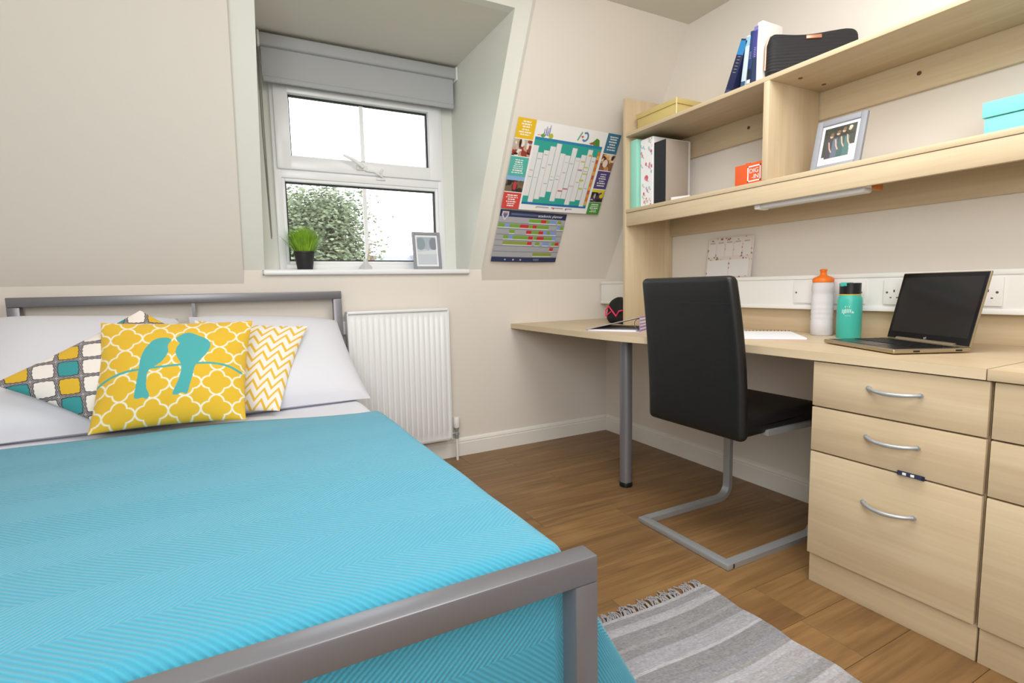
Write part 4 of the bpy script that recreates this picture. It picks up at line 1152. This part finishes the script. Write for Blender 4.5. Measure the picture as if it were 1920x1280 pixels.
obj('spine', BX((-.003, 0, 0), (.0, .31, .074), .001, 2, BM), mat('lilac_spine', (176, 150, 204), .5), bi)
def spos(U, V):
    L_ = np.stack([0 * U - .0036, U * .31, .073 * (1 - V)], 1); R_ = np.array(BM.to_3x3()); return L_ @ R_.T + np.array(BM.translation)
sheet('striped_print', cv, spos, bi, PAPER)
b = bmesh.new()
for yy in (.1, .18):
    pts = [(.018 + .02 + .02 * math.cos(a), yy, .006 + .026 + .026 * math.sin(a)) for a in np.linspace(-math.pi / 2, math.pi * 1.5, 14)]
    tube(b, pts[:-1], .0016, 6, closed=True)
box(b, (.012, .06, .003), (.034, .25, .009), .002); bmesh.ops.transform(b, matrix=BM, verts=b.verts[:]); obj('ring_mechanism', b, CHROME, bi)
obj('papers', BX((.02, .006, .003), (.265, .3, .009), 0, 2, BM), BACKP, bi, smooth=None)

# small black bag with pink cord
sb = thing('drawstring_bag', 'small black bag with neon pink cord standing behind the shelf side panel', 'bag', (-.24, -.46, DT))
def fb2(q):
    t = (q.z + .075) / .15; k = 1 - .35 * t ** 2
    return Vector((-.24 + q.x * k, -.465 + q.y * k + .012 * t, DT + .075 + q.z + .004 * math.sin(q.y * 60)))
obj('body', rbox(bmesh.new(), (.055, .105, .075), .04, 8, fb2), mat('black_nylon', (20, 20, 22), .7, bump=.3, bscale=120), sb, smooth=True)
PK = mat('neon_pink_cord', (240, 60, 110), .5); b = bmesh.new()
def fp(y, z):
    t = z / .15; k = 1 - .35 * t ** 2; return (-.24 - .056 * k, -.465 + (y + .465) , DT + z)
tube(b, [fp(-.375, .04), fp(-.37, .075), fp(-.395, .1), fp(-.43, .075), fp(-.47, .045), (-.298, -.5, DT + .075), (-.298, -.53, DT + .08)], .0045, 8)
tube(b, [fp(-.38, .045), fp(-.42, .07)], .003, 8)
obj('cord', b, PK, sb)

# ------------------------------------------------------------------ things on the window sill
SZ = 1.112
pt = thing('grass_plant', 'bushy bright green plant in a black pot on the window sill', 'plant', (-1.905, .09, SZ))
obj('pot', lathe(bmesh.new(), [(0, 0), (.036, 0), (.038, .003), (.05, .085), (.053, .087), (.053, .096), (.049, .096), (.047, .08), (0, .078)], (-1.905, .09, SZ), 28), mat('black_pot', (36, 36, 38), .5), pt, smooth=40)
b = bmesh.new(); r = random.Random(5)
for i in range(900):
    a = r.uniform(0, 2 * math.pi); rad = .04 * math.sqrt(r.random()); tilt = rad / .04 * r.uniform(.2, .75) ; L_ = r.uniform(.09, .165) * (1 - .15 * tilt)
    base = Vector((-1.905 + rad * math.cos(a), .09 + rad * math.sin(a), SZ + .08)); a2 = a + r.uniform(-.6, .6)
    d = Vector((math.cos(a2) * math.sin(tilt), math.sin(a2) * math.sin(tilt) * .8, math.cos(tilt))); w = Vector((-math.sin(a2), math.cos(a2), 0)) * .0016
    mid = base + d * L_ * .6; tip = base + d * L_ + Vector((math.cos(a2), math.sin(a2), -.3)) * .012 * r.random()
    v0, v1, v2, v3, v4 = [b.verts.new(q) for q in (base - w, base + w, mid + w * 1.2, tip, mid - w * 1.2)]
    b.faces.new((v0, v1, v2, v4)); b.faces.new((v4, v2, v3))
gm = mat('fresh_grass', (128, 168, 44), .5, var=.35, vscale=30)
gf = obj('foliage', b, gm, pt, smooth=None); gf['kind'] = 'stuff'

cv = Canvas(44, 56, (196, 204, 212)); cv.rect(0, 0, 1, .45, (168, 180, 190)); cv.disc(.2, .25, .22, (140, 154, 164), .22); cv.disc(.85, .25, .2, (130, 138, 150), .22); cv.rect(.52, .2, .62, .5, (176, 186, 198)); cv.poly([(0, .55), (1, .45), (1, .62), (0, .62)], (214, 220, 226))
photo_frame('picture_frame', 'grey picture frame with a pale landscape print on the window sill', None, axes((-1.244, .045, SZ + .001), (1, .02, 0), (0, .12, 1)), .168, .214, cv, .017)

df = thing('reed_diffuser', 'clear glass reed diffuser with two sticks in the middle of the sill', 'diffuser', (-1.588, .1, SZ))
gl = mat('diffuser_glass', (232, 234, 234), .08, alpha=.55)
obj('bottle', lathe(bmesh.new(), [(0, 0), (.034, 0), (.036, .004), (.034, .016), (.014, .042), (.011, .058), (.013, .062), (.009, .062), (.008, .045), (.028, .016), (0, .012)], (-1.588, .1, SZ), 24), gl, df, smooth=50)
RD = mat('pale_reed', (196, 180, 140), .7)
for d in ((.045, .01), (.03, -.015)):
    obj('reed', tube(bmesh.new(), [(-1.59, .1, SZ + .015), (-1.588 + d[0] * .35, .1 + d[1] * .35, SZ + .06), (-1.588 + d[0], .1 + d[1], SZ + .165)], .0022, 6), RD, df)

# ------------------------------------------------------------------ outside
tr = thing('tree', 'leafy green tree outside the lower window pane', 'tree', (-0.62, 9.2, -7))
TRK = mat('grey_bark', (96, 92, 78), .9); b = bmesh.new()
cx, cy = -0.62, 9.2
tube(b, [(cx, cy, -7), (cx + .1, cy, -3.5), (cx + .05, cy, -.5), (cx + .15, cy, 1.8), (cx + .1, cy, 3.1)], [.3, .25, .17, .09, .03], 12)
r = random.Random(11); tips = []
for i in range(80):
    z = r.uniform(-.6, 3.0); a = r.uniform(0, 2 * math.pi); l = r.uniform(.5, 1.2) * (1 - .12 * max(0, z))
    p0 = Vector((cx + .08, cy, z - .4)); p2 = p0 + Vector((math.cos(a) * l, math.sin(a) * l, l * .5)); p1 = (p0 + p2) / 2 + Vector((0, 0, .12))
    tube(b, [p0, p1, p2], [.045, .028, .01], 6); tips += [p1, p2, (p1 + p2) / 2, p2 + Vector((r.uniform(-.2, .2), r.uniform(-.2, .2), .15))]
obj('trunk', b, TRK, tr)
b = bmesh.new()
for k in range(42000):
    t = r.choice(tips); s = .26
    c = t + Vector((r.gauss(0, s), r.gauss(0, s), r.gauss(0, s * .8)))
    if c.z > 3.5: continue
    n = Vector((r.gauss(0, 1), r.gauss(0, 1), r.gauss(.6, 1))).normalized(); u, v = frame_of(n); sz = r.uniform(.028, .055)
    vs = [b.verts.new(c + u * (sz * a) + v * (sz * .55 * q)) for a, q in ((-1, 0), (0, -1), (1.1, 0), (0, 1))]; b.faces.new(vs)
fo = obj('foliage', b, mat('tree_leaf', (102, 110, 86), .6, var=.3, vscale=2.5), tr, smooth=None); fo['kind'] = 'stuff'

hs = thing('house', 'distant house whose grey roof ridge just clears the sill', 'house', (3.5, 24, -7))
ROOF = mat('grey_slate', (128, 128, 136), .7, var=.08, vscale=8); BRK = mat('dull_brick', (112, 80, 72), .9, var=.1, vscale=10)
obj('wall', BX((4.0, 22, -7), (14, 27, .6)), BRK, hs, smooth=None)
obj('roof', prism(bmesh.new(), [(21.7, .6), (24.5, 2.72), (27.3, .6)], lambda p: (3.85, p[0], p[1]), lambda p: (14.2, p[0], p[1])), ROOF, hs, smooth=None)
obj('chimney', BX((3.95, 24.2, 1.6), (4.3, 24.9, 2.75), .02), BRK, hs)
obj('chimney', BX((6.3, 24.2, 1.6), (6.8, 24.9, 2.8), .02), mat('grey_render', (126, 124, 134), .8), hs)
gd = struct(obj('ground', BX((-60, 0.35, -7.2), (60, 90, -7.0)), mat('lawn', (92, 112, 66), .9, var=.2, vscale=1.0), origin=False))
